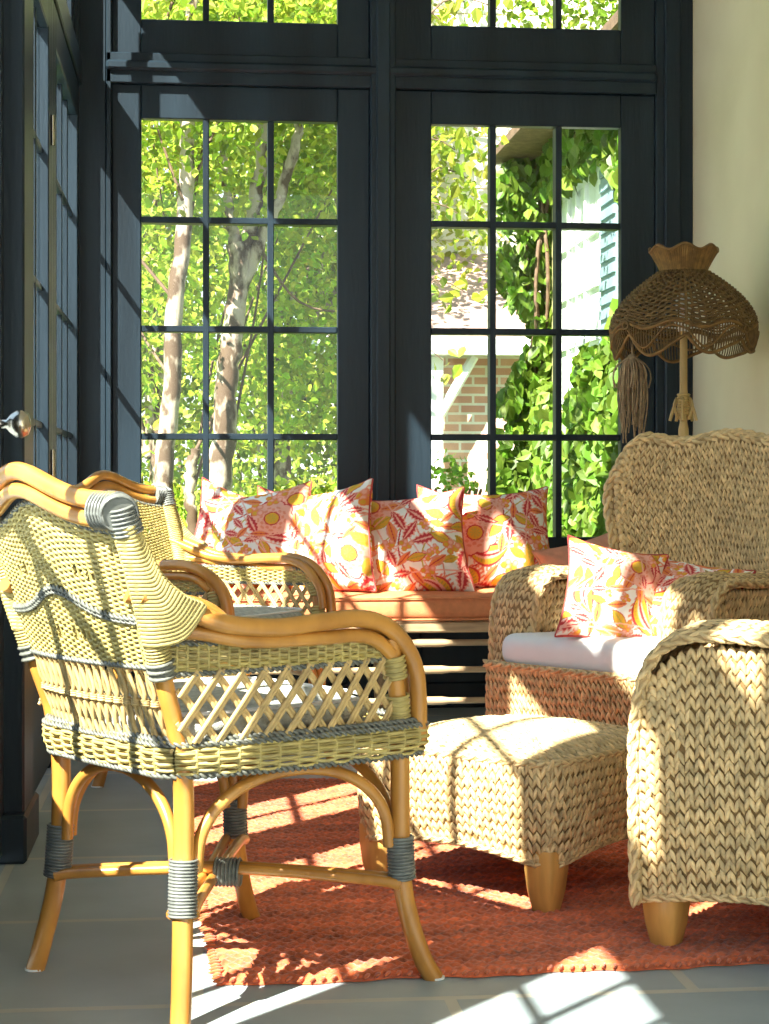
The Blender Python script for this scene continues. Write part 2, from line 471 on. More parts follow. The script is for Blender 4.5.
S(MB().box(XL - .15, XR + .1, YB, YF + .15, -.12, 0).build('floor', M['slate'], smooth=False))
S(MB().box(XL - .2, XR + .15, YB, YF + .2, ZC, ZC + .12).build('ceiling', M['ceil'], smooth=False))
S(MB().box(XR, XR + .15, YB, YF + .2, 0, ZC).build('wall_right', M['plaster'], smooth=False))
mb = MB(); b_ = .004
mb.box(XL - .12, -.372, YF, YF + .16, 0, ZC, b_).box(-.372, -.350, YF - .012, YF + .1, 0, ZC, b_)          # corner post + bead
mb.box(.712, .817, YF - .03, YF + .16, 0, ZC, .006).box(.735, .794, YF - .045, YF, 0, ZC, .006)             # mullion
mb.box(1.925, XR, YF, YF + .16, 0, ZC, b_).box(1.96, 2.03, YF - .02, YF + .01, 0, ZC, .006)                    # right post
mb.box(-.372, 1.925, YF - .012, YF + .14, 2.575, 2.70, b_).box(-.372, 1.925, YF - .035, YF + .1, 2.625, 2.665, .01)  # transom bar
mb.box(-.372, 1.925, YF, YF + .16, 0, .50, b_).box(-.372, 1.925, YF, YF + .16, 3.30, ZC)                       # base panel, head
for a, b in ((-.25, .62), (.92, 1.83)): mb.box(a, b, YF - .01, YF + .02, .1, .42, .01)
S(mb.build('wall_far', M['frame'], smooth=False))


def glazed(name, T, u0, u1, z0, z1, gu0, gu1, gz0, gz1, cols, rows, n0=.02, n1=.075, gn=.06, mw=.013, hw=None, bd=.035):
    """one glazed sash or door; T maps (u, n, z) to the room"""
    f = MB()
    def bx(m, a, b, c, d, e, g_, bv=.004):
        m.box(a, b, c, d, e, g_, bv, M=T)
    bx(f, u0, gu0, n0, n1, z0, z1); bx(f, gu1, u1, n0, n1, z0, z1)
    bx(f, gu0, gu1, n0, n1, z0, gz0); bx(f, gu0, gu1, n0, n1, gz1, z1)
    o = S(f.build(name, M['frame'], smooth=False))
    m = MB()
    for c in cols: bx(m, c - mw, c + mw, gn - bd, gn + bd, gz0, gz1, .003)
    for r_ in rows: bx(m, gu0, gu1, gn - bd + .001, gn + bd - .001, r_ - (hw or mw), r_ + (hw or mw), .003)
    if m.V: m.build('glazing_bars', M['frame'], o, smooth=False)
    p = MB(); p.box(gu0, gu1, gn, gn + .004, gz0, gz1, 0, M=T); p.build('glass', M['glass'], o, smooth=False)
    return o


TF = lambda v: np.stack([v[:, 0], YF + v[:, 1], v[:, 2]], -1)
TL = lambda v: np.stack([XL - v[:, 1], v[:, 0], v[:, 2]], -1)
ROWS = (1.129, 1.573, 2.022)
glazed('window_1', TF, -.350, .712, .50, 2.575, -.230, .579, .709, 2.437, (.035, .302), ROWS)
glazed('window_2', TF, .817, 1.925, .50, 2.575, .972, 1.778, .709, 2.437, (1.233, 1.513), ROWS)
glazed('window_3', TF, -.350, .712, 2.70, 3.30, -.230, .579, 2.845, 3.20, (.035, .302), ())
glazed('window_4', TF, .817, 1.925, 2.70, 3.30, .972, 1.778, 2.85, 3.20, (1.233, 1.513), ())
# left wall: posts, rail, kick boards
posts = [(7.455, 7.5), (6.06, 6.18), (4.60, 4.86), (3.74, 4.0), (2.22, 2.42), (1.10, 1.32), (YB, -.30)]
mb = MB()
for a, b in posts:
    pr = .05 if a in (4.60,) else .0
    mb.box(XL - .12, XL + pr, a, b, 0, ZC, .006)
mb.box(XL - .13, XL + .06, 4.55, 4.91, 0, .12, .008)
mb.box(XL - .12, XL + .01, YB, YF, 2.56, 2.68, .005).box(XL - .12, XL, YB, YF, 3.34, ZC)
S(mb.build('wall_left', M['frame'], smooth=False))
doors = [(6.18, 7.455, 6.27, 7.40, 4), (4.86, 6.06, 5.00, 5.98, 4), (4.0, 4.60, 4.07, 4.53, 2), (2.42, 3.74, 2.52, 3.66, 4), (1.32, 2.22, 1.40, 2.14, 3, 1.90), (-.30, 1.10, -.2, 1.0, 5)]  # door with lower glass is out of view, shortened to shape the floor sun
k = 0
for dd in doors:
    a, b, ga, gb, nc = dd[:5]; zt_ = dd[5] if len(dd) > 5 else 2.42
    k += 1
    cols = [ga + (gb - ga) * i / nc for i in range(1, nc)]
    d = glazed('door_%d' % k, TL, a, b, .02, 2.56 if zt_ > 2 else 2.1, ga, gb, .63, zt_, cols, [q for q in ROWS if q < zt_], n0=.0, n1=.05, gn=.03, mw=.011, bd=.010)
    if k == 2:
        h = MB()
        for z in (1.0, 2.1): h.tube([(XL + .006, 6.05, z - .05), (XL + .006, 6.05, z + .05)], .007, 8)
        h.build('hinge', M['brass'], d)
    if k == 3:
        h = MB(); prof = [(.026, 0), (.028, .004), (.012, .008), (.010, .035), (.022, .045), (.031, .058), (.032, .070), (.024, .084), (.008, .089), (0, .09)]
        TT = lambda v: np.stack([XL + .02 + v[:, 2], 4.12 + v[:, 0], 1.075 + v[:, 1]], -1)
        h.lathe(prof, 20, M=TT); h.build('door_knob', M['brass'], d)
for i, (a, b) in enumerate([(p[1], q[0]) for p, q in zip(posts[1:], posts[:-1])]):
    cols = [a + (b - a) * j / 4 for j in range(1, 4)]
    glazed('window_%d' % (5 + i), TL, a, b, 2.68, 3.34, a + .09, b - .09, 2.76, 3.26, cols if b - a > .8 else (), (), n0=.02, n1=.07)

glazed('window_11', TL, 1.32, 2.22, 2.1, 2.56, 1.93, 2.14, 2.16, 2.50, (), (), n0=.0, n1=.05, gn=.03)  # unseen pane added so a strip of sun reaches the near woven arm

# ---------------------------------------------------------------- rug
rw, rl = 2.0, 2.28
nx, ny = 330, 380
U, V = np.meshgrid(np.linspace(0, rw, nx), np.linspace(0, rl, ny), indexing='ij')
hh = .011 + .0028 * np.sin(V * 2 * pi / .024 + 1.2 * np.sin(U * 7)) + .0022 * np.sin(U * 2 * pi / .030 + (np.floor(V / .024) % 2) * pi) + rng.normal(0, .0011, U.shape)
edge = np.minimum(np.minimum(U, rw - U), np.minimum(V, rl - V)); hh = hh * np.clip(edge / .02, .15, 1)
Ux = U + .006 * np.sin(V * 23) * (U < .02); Vx = V + .007 * np.sin(U * 19 + 1) + .004 * np.sin(U * 61)
mb = MB(); G = np.stack([Ux, Vx, hh], -1)
n_ = np.clip(.5 + .5 * np.sin(V * 2 * pi / .19 + np.sin(U * 3)) * rng.uniform(.5, 1, V.shape), 0, 1)
tone = (.66 + .36 * n_ + .10 * np.sin(V * 95 + 2 * np.sin(U * 5)) + rng.normal(0, .16, V.shape))[..., None] * np.array([1, 1, 1.0])
mb.grid(G, col=tone)
for e in (G[:, 0], G[:, -1], G[0], G[-1]):
    lo = e.copy(); lo[:, 2] = .0005; mb.grid(np.stack([e, lo], 1), col=np.ones((len(e), 2, 3)) * .9)
bumps = MB()
c = np.stack([np.linspace(.01, rw - .01, 95), np.full(95, .004), np.full(95, .009)], 1); c[:, 1] += .007 * np.sin(c[:, 0] * 19 + 1) + .004 * np.sin(c[:, 0] * 61)
stitches(mb, c, np.tile([[.5, 1., 0]], (95, 1)), np.tile([[0, 0, 1.]], (95, 1)), rng.uniform(.02, .038, 95), .010, .009)
c = np.stack([np.full(105, .004), np.linspace(.01, rl - .01, 105), np.full(105, .009)], 1)
stitches(mb, c, np.tile([[1., .5, 0]], (105, 1)), np.tile([[0, 0, 1.]], (105, 1)), rng.uniform(.02, .038, 105), .010, .009)
M['rug'] = mk('rust_wool', (.68, .15, .05), .95, .15, 26, .5, 160, tone=True, spec=.1, sheen=.3, stretch=(1, 2.5, 1))
rug = mb.build('rug', M['rug'])
rug.location = (.035, 3.41, .001); rug.rotation_euler = (0, 0, R(2.5))
tag(rug, 'rust orange flat-woven wool rug on the slate floor', 'rug')


# ---------------------------------------------------------------- rattan armchair
def rattan_armchair():
    t = empty('rattan_armchair')
    cane = []
    fr_ = lambda z, s: (0, 0)
    # legs / posts
    def rear_path(s): return spline([(-.272, s * .252, 0), (-.262, s * .242, .05), (-.242, s * .216, .2), (-.240, s * .212, .44), (-.285, s * .222, .60), (-.337, s * .238, .76), (-.392, s * .250, .905)], 40)
    def front_path(s): return spline([(.280, s * .293, 0), (.258, s * .284, .04), (.232, s * .275, .12), (.216, s * .27, .22), (.212, s * .27, .45), (.200, s * .275, .56), (.180, s * .28, .655)], 36)
    for s in (-1, 1):
        for k, pf in enumerate((rear_path, front_path)):
            P = pf(s); m = MB(); m.tube(P, np.where(P[:, 2] < .5, .0185, .0165), 14)
            lg = m.build('leg', M['cane'], t)
            c = MB(); c.tube([P[0] + [0, 0, .001], P[0] + [0, 0, .005]], .0195, 12); c.build('foot_cap', M['whitepaint'], lg)
            w_ = MB(); Q = P[(P[:, 2] > .185) & (P[:, 2] < .285)]; wrap(w_, Q, .0245, .0028, 16); w_.build('binding', M['bind'], lg)
            if k == 0:   # wrapped upper post and grey corner cap
                w_ = MB(); Q = P[(P[:, 2] > .62) & (P[:, 2] < .88)]; wrap(w_, Q, .0215, .0030, 16); w_.build('post_wrap', M['wicker'], lg)
                w_ = MB(); Q = P[(P[:, 2] > .60) & (P[:, 2] < .635)]; wrap(w_, Q, .0235, .004, 16); w_.build('binding', M['rope'], lg)
            else:
                w_ = MB(); Q = P[(P[:, 2] > .49)]
                for a in range(0, len(Q) - 3, 4): wrap(w_, Q[a:a + 3], .021, .0034, 14)
                w_.build('post_wrap', M['wicker'], lg)
    # top rails of the back
    y = np.linspace(-.25, .25, 48)
    def crest(y): return np.exp(-(y / .115) ** 2)
    def zt(y): return .914 + .052 * crest(y) + .012 * np.exp(-((np.abs(y) - .262) / .05) ** 2) * 0
    xb = lambda y, z: -.243 - .345 * np.clip(z - .47, 0, 1) - .035 * (1 - (y / .26) ** 2)
    rail = MB(); P = np.stack([xb(y, zt(y)) - .0, y, zt(y)], 1); rail.tube(P, .0165, 12, up=(1, 0, 0))
    P2 = P.copy(); P2[:, 2] -= .034; P2[:, 0] += .006; rail.tube(P2, .0150, 12, up=(1, 0, 0))
    tr = rail.build('top_rail', M['cane'], t)
    for s in (-1, 1):
        w_ = MB()
        Q = [P[i] * .5 + P2[i] * .5 for i in ((range(0, 5)) if s < 0 else range(43, 48))]
        Q = [np.array([Q[0][0] - .004, s * .262, Q[0][2] - .004])] + Q if s < 0 else Q + [np.array([Q[-1][0] - .004, s * .262, Q[-1][2] - .004])]
        wrap(w_, spline(Q, 12), .0310, .0030, 18)
        wrap(w_, spline([(-.390, s * .250, .905), (-.374, s * .247, .862)], 6), .026, .003, 16)
        w_.build('corner_binding', M['bind'], tr)
    # woven back panel
    def bfn(u, v):
        yy = (u - .5) * 2 * (.208 + .030 * v); top = zt(yy) - .052; z = .625 + v * (top - .625)
        return np.stack([xb(yy, z) + .008, yy, z], -1)
    holes = [(.22, .62), (.30, .62), (.70, .62), (.78, .62), (.36, .18), (.43, .18), (.57, .18), (.64, .18)]
    def hm(u, v):
        ok = np.ones(u.shape, bool)
        for a, b in holes: ok &= ~((np.abs(u - a) < .018) & (np.abs(v - b) < .030))
        return ok
    m = MB(); wicker(m, bfn, 54, 30, .0035, .0030, stakes=True, sr=.0034, mask=hm); bp = m.build('back_panel', M['wicker'], t)
    r_ = MB(); uu = np.linspace(0, 1, 40)
    off = np.array([-.006, 0, 0])
    twist(r_, bfn(uu, .36 + .10 * np.exp(-((uu - .5) / .2) ** 2)) + off, .0056, .024)
    twist(r_, bfn(uu, .33 + .10 * np.exp(-((uu - .5) / .2) ** 2)) + off, .0046, .024)
    twist(r_, bfn(uu, uu * 0 + .0) + off * .3, .006, .024); twist(r_, bfn(uu, uu * 0 + .99), .006, .024)
    r_.build('rope_band', M['rope'], bp)
    # open twisted spindles under the back panel
    m = MB()
    for k in range(17):
        u = .04 + .92 * k / 16; p1 = bfn(np.array([u]), np.array([0.]))[0]; p0 = np.array([-.255 - .030 * (1 - (2 * u - 1) ** 2), p1[1], .492])
        for d in (-1, 1):
            P = [p0 + [0, d * .007, 0], p0 * .66 + p1 * .34 + [0, -d * .006, 0], (p0 + p1) / 2 + [.004 * d, d * .0012, 0], p0 * .34 + p1 * .66 + [0, d * .007, 0], p1 + [0, -d * .004, 0]]
            m.tube(spline(P, 12), .0042, 6)
        wrap(m, [(p0 + p1) / 2 - [0, 0, .004], (p0 + p1) / 2 + [0, 0, .004]], .007, .003, 8)
    m.build('back_spindles', M['latt'], t)
    # seat ring (skirt)
    per = spline([(-.256, -.216, 0), (-.10, -.268, 0), (.12, -.290, 0), (.232, -.288, 0), (.262, -.262, 0), (.268, -.1, 0), (.268, .1, 0), (.262, .262, 0), (.232, .288, 0), (.12, .29, 0), (-.10, .268, 0), (-.256, .216, 0), (-.276, .11, 0), (-.276, -.11, 0)], 160, closed=True)
    perc = np.vstack([per, per[:1]]); pl = np.linspace(0, 1, 161)
    def sfn(u, v):
        u = u % 1.0
        x = np.interp(u, pl, perc[:, 0]); yy = np.interp(u, pl, perc[:, 1]); k = 1 + .028 * np.sin(pi * v) + .012 * v
        return np.stack([x * k, yy * k, .434 + .058 * v], -1)
    m = MB(); wicker(m, sfn, 10, 54, .0036, .0036, stakes=True, sr=.0032); sk = m.build('seat_skirt', M['wicker'], t)
    r_ = MB(); uu = np.linspace(0, 1, 200)
    twist(r_, sfn(uu, uu * 0 - .02), .007, .026); twist(r_, sfn(uu, uu * 0 + 1.06), .007, .026); twist(r_, sfn(uu, uu * 0 + .93) * [1.012, 1.012, 1], .006, .026)
    r_.build('rope_band', M['rope'], sk)
    # seat deck
    m = MB(); a = np.linspace(0, 1, 30)
    dk = lambda u, v: np.stack([-.27 + .52 * u, (-.265 + .53 * v) * (1 - .16 * (1 - u)), .478 + 0 * u], -1)
    wicker(m, dk, 60, 20, .0042, .004, sr=.004); m.build('seat_deck', M['latt'], t)
    # arms
    for s in (-1, 1):
        yA = s * .288
        top = spline([(-.345, s * .247, .755), (-.31, s * .258, .742), (-.26, s * .272, .722), (-.20, yA, .700), (-.10, yA + s * .008, .689), (.0, yA + s * .01, .694), (.09, yA + s * .01, .696), (.16, yA + s * .006, .678), (.212, yA, .636), (.238, yA, .585), (.247, yA - s * .003, .50), (.247, yA - s * .006, .45)], 70)
        low = spline([(-.305, s * .235, .69), (-.24, s * .262, .685), (-.15, yA - s * .004, .668), (0, yA, .664), (.09, yA, .664), (.14, yA, .652), (.178, yA - s * .004, .625)], 40)
        inn = top[:62] + np.array([-.004, -s * .031, -.002]); inn[:, 0] -= .008
        m = MB(); m.tube(top, .0165, 12, up=(0, 1, 0)); m.tube(low, .0135, 10, up=(0, 1, 0)); m.tube(inn, .0135, 10, up=(0, 1, 0))
        ar = m.build('arm', M['cane'], t)
        def afn(u, v, s=s):
            x = -.290 + u * .470; z1 = .664 + .02 * np.clip(-x - .15, 0, 1) * 1.2 - .10 * np.clip(x - .11, 0, 1) * 2 ; yy = s * (.236 + .040 * np.clip(u * 1.6, 0, 1) + .008 * np.sin(pi * np.clip(u, 0, 1)))
            return np.stack([x + 0 * v, yy + 0 * v, .622 + (z1 - .622) * v], -1)
        def afn2(u, v, s=s):
            return afn(u, v * 1.0) if s > 0 else afn(u, v)
        m = MB(); wicker(m, afn, 8, 24, .0034, .0036, sr=.0034, v0=-.12); ap = m.build('arm_panel', M['wicker'], ar)
        r_ = MB(); uu = np.linspace(0, 1, 40); twist(r_, afn(uu, uu * 0 - .22), .0058, .024); twist(r_, afn(uu, uu * 0 + .98), .0058, .024)
        r_.build('rope_band', M['rope'], ap)
        # diamond lattice
        m = MB(); n = 11
        for k in range(-2, n + 2):
            for d, yo in ((1, .003), (-1, -.003)):
                x0 = -.285 + .485 * (k / n); x1 = x0 + d * .095
                ta, tb = 0., 1.
                lo_, hi_ = -.268, .205
                f = lambda tt: x0 + (x1 - x0) * tt
                if f(0) < lo_: ta = (lo_ - x0) / (x1 - x0) if d > 0 else 2
                if f(0) > hi_: ta = (hi_ - x0) / (x1 - x0) if d < 0 else 2
                if f(1) < lo_: tb = (lo_ - x0) / (x1 - x0) if d < 0 else -1
                if f(1) > hi_: tb = (hi_ - x0) / (x1 - x0) if d > 0 else -1
                if tb - ta < .12: continue
                P = []
                for q in np.linspace(ta, tb, 8):
                    x = f(q); u = (x + .290) / .470
                    P.append((x, s * (.236 + .040 * min(max(u * 1.6, 0), 1) + .008 * sin(pi * min(max(u, 0), 1)) + yo), .492 + (.618 - .492) * q))
                m.tube(P, .0046, 6, ell=.7); m.tube(np.array(P) + [.0085, 0, 0], .0040, 6, ell=.7)
        m.build('lattice', M['latt'], ar)
        # fan of cane between post and arm
        m = MB(); RP = rear_path(s)
        zp = np.linspace(.868, .668, 30); cp = spline([(-.374, s * .262, .882), (-.350, s * .268, .84), (-.325, s * .276, .79), (-.290, s * .286, .756), (-.250, s * .292, .738), (-.248, s * .290, .728)], 30)
        for k, z in enumerate(zp):
            p = np.array([np.interp(z, RP[:, 2], RP[:, i]) for i in range(3)]); e = cp[k]
            a = p + [-.024, 0, 0]; b = p + [-.008, s * .024, 0]; c = p * .5 + e * .5 + [0, s * .014, -.018 * (k / 30)]
            m.tube(spline([a, b, c, e], 12), .0052, 6, col=rng.uniform(.75, 1.1) * np.ones(3))
            c2 = p * .5 + e * .5 + [0, -s * .02, -.018 * (k / 30)]
            m.tube(spline([a, p + [0, -s * .024, 0], c2, e], 12), .0052, 6, col=rng.uniform(.75, 1.1) * np.ones(3))
        m.build('arm_fan', M['wicker'], ar)
    # arches under the seat
    def leg_at(k, s, z):
        P = rear_path(s) if k == 0 else front_path(s)
        return np.array([np.interp(z, P[:, 2], P[:, i]) for i in range(3)])
    for (a, b) in (((0, -1), (1, -1)), ((0, 1), (1, 1)), ((0, -1), (0, 1)), ((1, -1), (1, 1))):
        A = leg_at(*a, .26); B = leg_at(*b, .26); d = nrm(B - A); A = A + d * .026; B = B - d * .026; mid = (A + B) / 2
        L = np.linalg.norm(B - A)
        th = np.linspace(0, pi, 15); P = [mid - d * (L / 2) * np.cos(x) + [0, 0, .163 * sin(x) ** .8 + .0] for x in th]
        m = MB(); m.tube(spline(P, 40), .0115, 10, up=np.cross(d, [0, 0, 1])); m.build('arch_brace', M['cane'], t)
    # crossed stretchers
    for s in (-1, 1):
        A = leg_at(0, s, .20); B = leg_at(1, -s, .20); d = nrm(B - A); n = np.cross(d, [0, 0, 1])
        m = MB()
        for q in (-1, 1):
            P = spline([A + n * q * .020 + [0, 0, -.012], A + d * .06 + n * q * .016 + [0, 0, -.004], (A + B) / 2 + n * q * .010 + [0, 0, .0 + s * .009], B - d * .06 + n * q * .016 + [0, 0, -.004], B + n * q * .020 + [0, 0, -.012]], 30)
            m.tube(P, .0105, 9)
        st = m.build('stretcher', M['cane'], t)
        if s > 0:
            w_ = MB(); c = (A + B) / 2; wrap(w_, [c - d * .022, c + d * .022], .026, .003, 16); w_.build('binding', M['rope'], st)
    return t


def placed(o, x, y, a):
    o.location = (x, y, 0); o.rotation_euler = (0, 0, a); return o


near = placed(rattan_armchair(), .053, 3.514, R(34.2)); near.location.z = 0.0
tag(near, 'large rattan armchair in the left foreground with its woven back to the viewer', 'chair', 'rattan armchairs with grey bindings')
far = copy_tree(near); far.location = (.060, 5.72, 0); far.rotation_euler = (0, 0, R(-36))
tag(far, 'smaller-looking rattan armchair behind the foreground one, against the glazed left side', 'chair', 'rattan armchairs with grey bindings')


def soft_box(mb, hx, hy, z0, z1, n=5., nu=64, puff=.01, rr=.3, M=None):
    """rounded cushion block"""
    th = np.linspace(0, 2 * pi, nu, endpoint=False); ph = np.linspace(-pi / 2, pi / 2, 18)
    e = 2 / n; c = lambda a: np.sign(np.cos(a)) * np.abs(np.cos(a)) ** e; s = lambda a: np.sign(np.sin(a)) * np.abs(np.sin(a)) ** e
    T, P = np.meshgrid(th, ph, indexing='ij'); q = np.abs(np.cos(P)) ** rr
    X = hx * c(T) * q; Y = hy * s(T) * q; Z = (z0 + z1) / 2 + (z1 - z0) / 2 * np.sign(np.sin(P)) * np.abs(np.sin(P)) ** .75
    Z += puff * (1 - (X / hx) ** 2) * (1 - (Y / hy) ** 2) * (P > 0)
    G = np.stack([X, Y, Z], -1)
    if M is not None: G = M(G.reshape(-1, 3)).reshape(G.shape)
    return mb.grid(G, cu=True)


def ring(hx, hy, z, n=5., k=120):
    th = np.linspace(0, 2 * pi, k, endpoint=False); e = 2 / n
    return np.stack([hx * np.sign(np.cos(th)) * np.abs(np.cos(th)) ** e, hy * np.sign(np.sin(th)) * np.abs(np.sin(th)) ** e, np.full(k, z)], 1)


c1 = MB(); soft_box(c1, .24, .235, .486, .542, 6, puff=.012)
cu = c1.build('seat_cushion', M['greycush']); p = MB()
for z in (.49, .538): p.tube(ring(.238, .233, z, 6), .004, 6, closed=True)
p.build('piping', M['white'], cu); placed(cu, .053 - .03 * cos(R(34.2)), 3.514 - .03 * sin(R(34.2)), R(34.2))
tag(cu, 'pale grey seat cushion seen through the lattice of the foreground rattan armchair', 'cushion', 'seat cushions in the rattan armchairs')
cu2 = copy_tree(cu); placed(cu2, .060 - .03 * cos(R(36)), 5.72 + .03 * sin(R(36)), R(-36))
tag(cu2, 'pale grey seat cushion lying in the farther rattan armchair', 'cushion', 'seat cushions in the rattan armchairs')


# ---------------------------------------------------------------- seagrass pieces
def wood_leg(mb, x, y, z1, w=.034, splay=(0, 0)):
    prof = []
    for z, k in ((0, .66), (.01, .72), (z1 * .4, .92), (z1 * .8, 1.05), (z1 + .02, 1.08)):
        o = np.array(splay) * (1 - z / z1)
        c = w * k
        prof.append([(x + o[0] + i * c, y + o[1] + j * c, z) for i, j in ((-1, -.8), (-.8, -1), (.8, -1), (1, -.8), (1, .8), (.8, 1), (-.8, 1), (-1, .8))])
    G = np.array(prof); mb.grid(G, cv=True, flip=True)
    mb.add(G[0], [[[0, 1, 2, 3], [0, 3, 4, 7], [4, 5, 6, 7]]])


def ottoman():
    t = empty('woven_ottoman'); a = .284; n = 9.
    P = ring(a, a, 0, n, 400); P = spline(P[::4], 160, closed=True); P = np.roll(P, -int(160 / 8 * 1), 0)
    Pc = np.vstack([P, P[:1]]); pl = np.linspace(0, 1, len(Pc))
    def side(u, v):
        u = u % 1.; x = np.interp(u, pl, Pc[:, 0]); y = np.interp(u, pl, Pc[:, 1])
        m = np.minimum(np.abs(x), np.abs(y)) / a; zb = .095 + .034 * (1 - m ** 2)
        k = 1 + .03 * np.sin(pi * np.clip(v, 0, 1)) - .03 * (1 - v) - .025 * np.clip(v - .85, 0, 1) * 4
        return np.stack([x * k, y * k, zb + (.318 - zb) * v], -1)
    def topf(u, v):
        s = 2 * u - 1; q = 2 * v - 1; th = np.arctan2(q, s + 1e-9); e = 2 / n
        Rs = (np.abs(np.cos(th)) ** n + np.abs(np.sin(th)) ** n) ** (-1 / n); Rq = 1 / np.maximum(np.abs(np.cos(th)), np.abs(np.sin(th)))
        k = a * .985 * Rs / Rq
        return np.stack([s * k, q * k, .316 + .048 * (1 - s ** 2) ** .6 * (1 - q ** 2) ** .6 if True else 0], -1)
    topf2 = lambda u, v: topf(np.clip(u, 0.001, .999), np.clip(v, 0.001, .999))
    m = MB(); sheet(m, side, 120, 10); sheet(m, topf2, 20, 20, flip=False)
    knit(m, side, 116, 9); knit(m, topf2, 30, 23)
    bd = m.build('woven_body', M['straw'], t)
    m = MB(); braid(m, ring(a * .985, a * .985, .322, n, 160), .010, .017, closed=True)
    uu = np.linspace(0, 1, 200); bot = side(uu, uu * 0); braid(m, bot, .009, .016, closed=False)
    for i, j in ((1, 1), (1, -1), (-1, 1), (-1, -1)):
        th = math.atan2(j, i); e = a * 2 ** (-1 / n); Pp = spline([(i * e * .975, j * e * .975, .10), (i * e * 1.005, j * e * 1.005, .20), (i * e * .99, j * e * .99, .32)], 12)
        braid(m, Pp, .010, .017, up=(i, j, 0))
    m.build('braided_edge', M['straw'], bd)
    for i, j in ((1, 1), (1, -1), (-1, 1), (-1, -1)):
        m = MB(); wood_leg(m, i * .234, j * .234, .115, .036, (0, 0)); m.build('leg', M['wood'], t)
    return t


ot = placed(ottoman(), .757, 4.235, R(45)); ot.location.z = .012
tag(ot, 'square woven seagrass ottoman with tapered honey wood feet on the rust rug', 'ottoman')


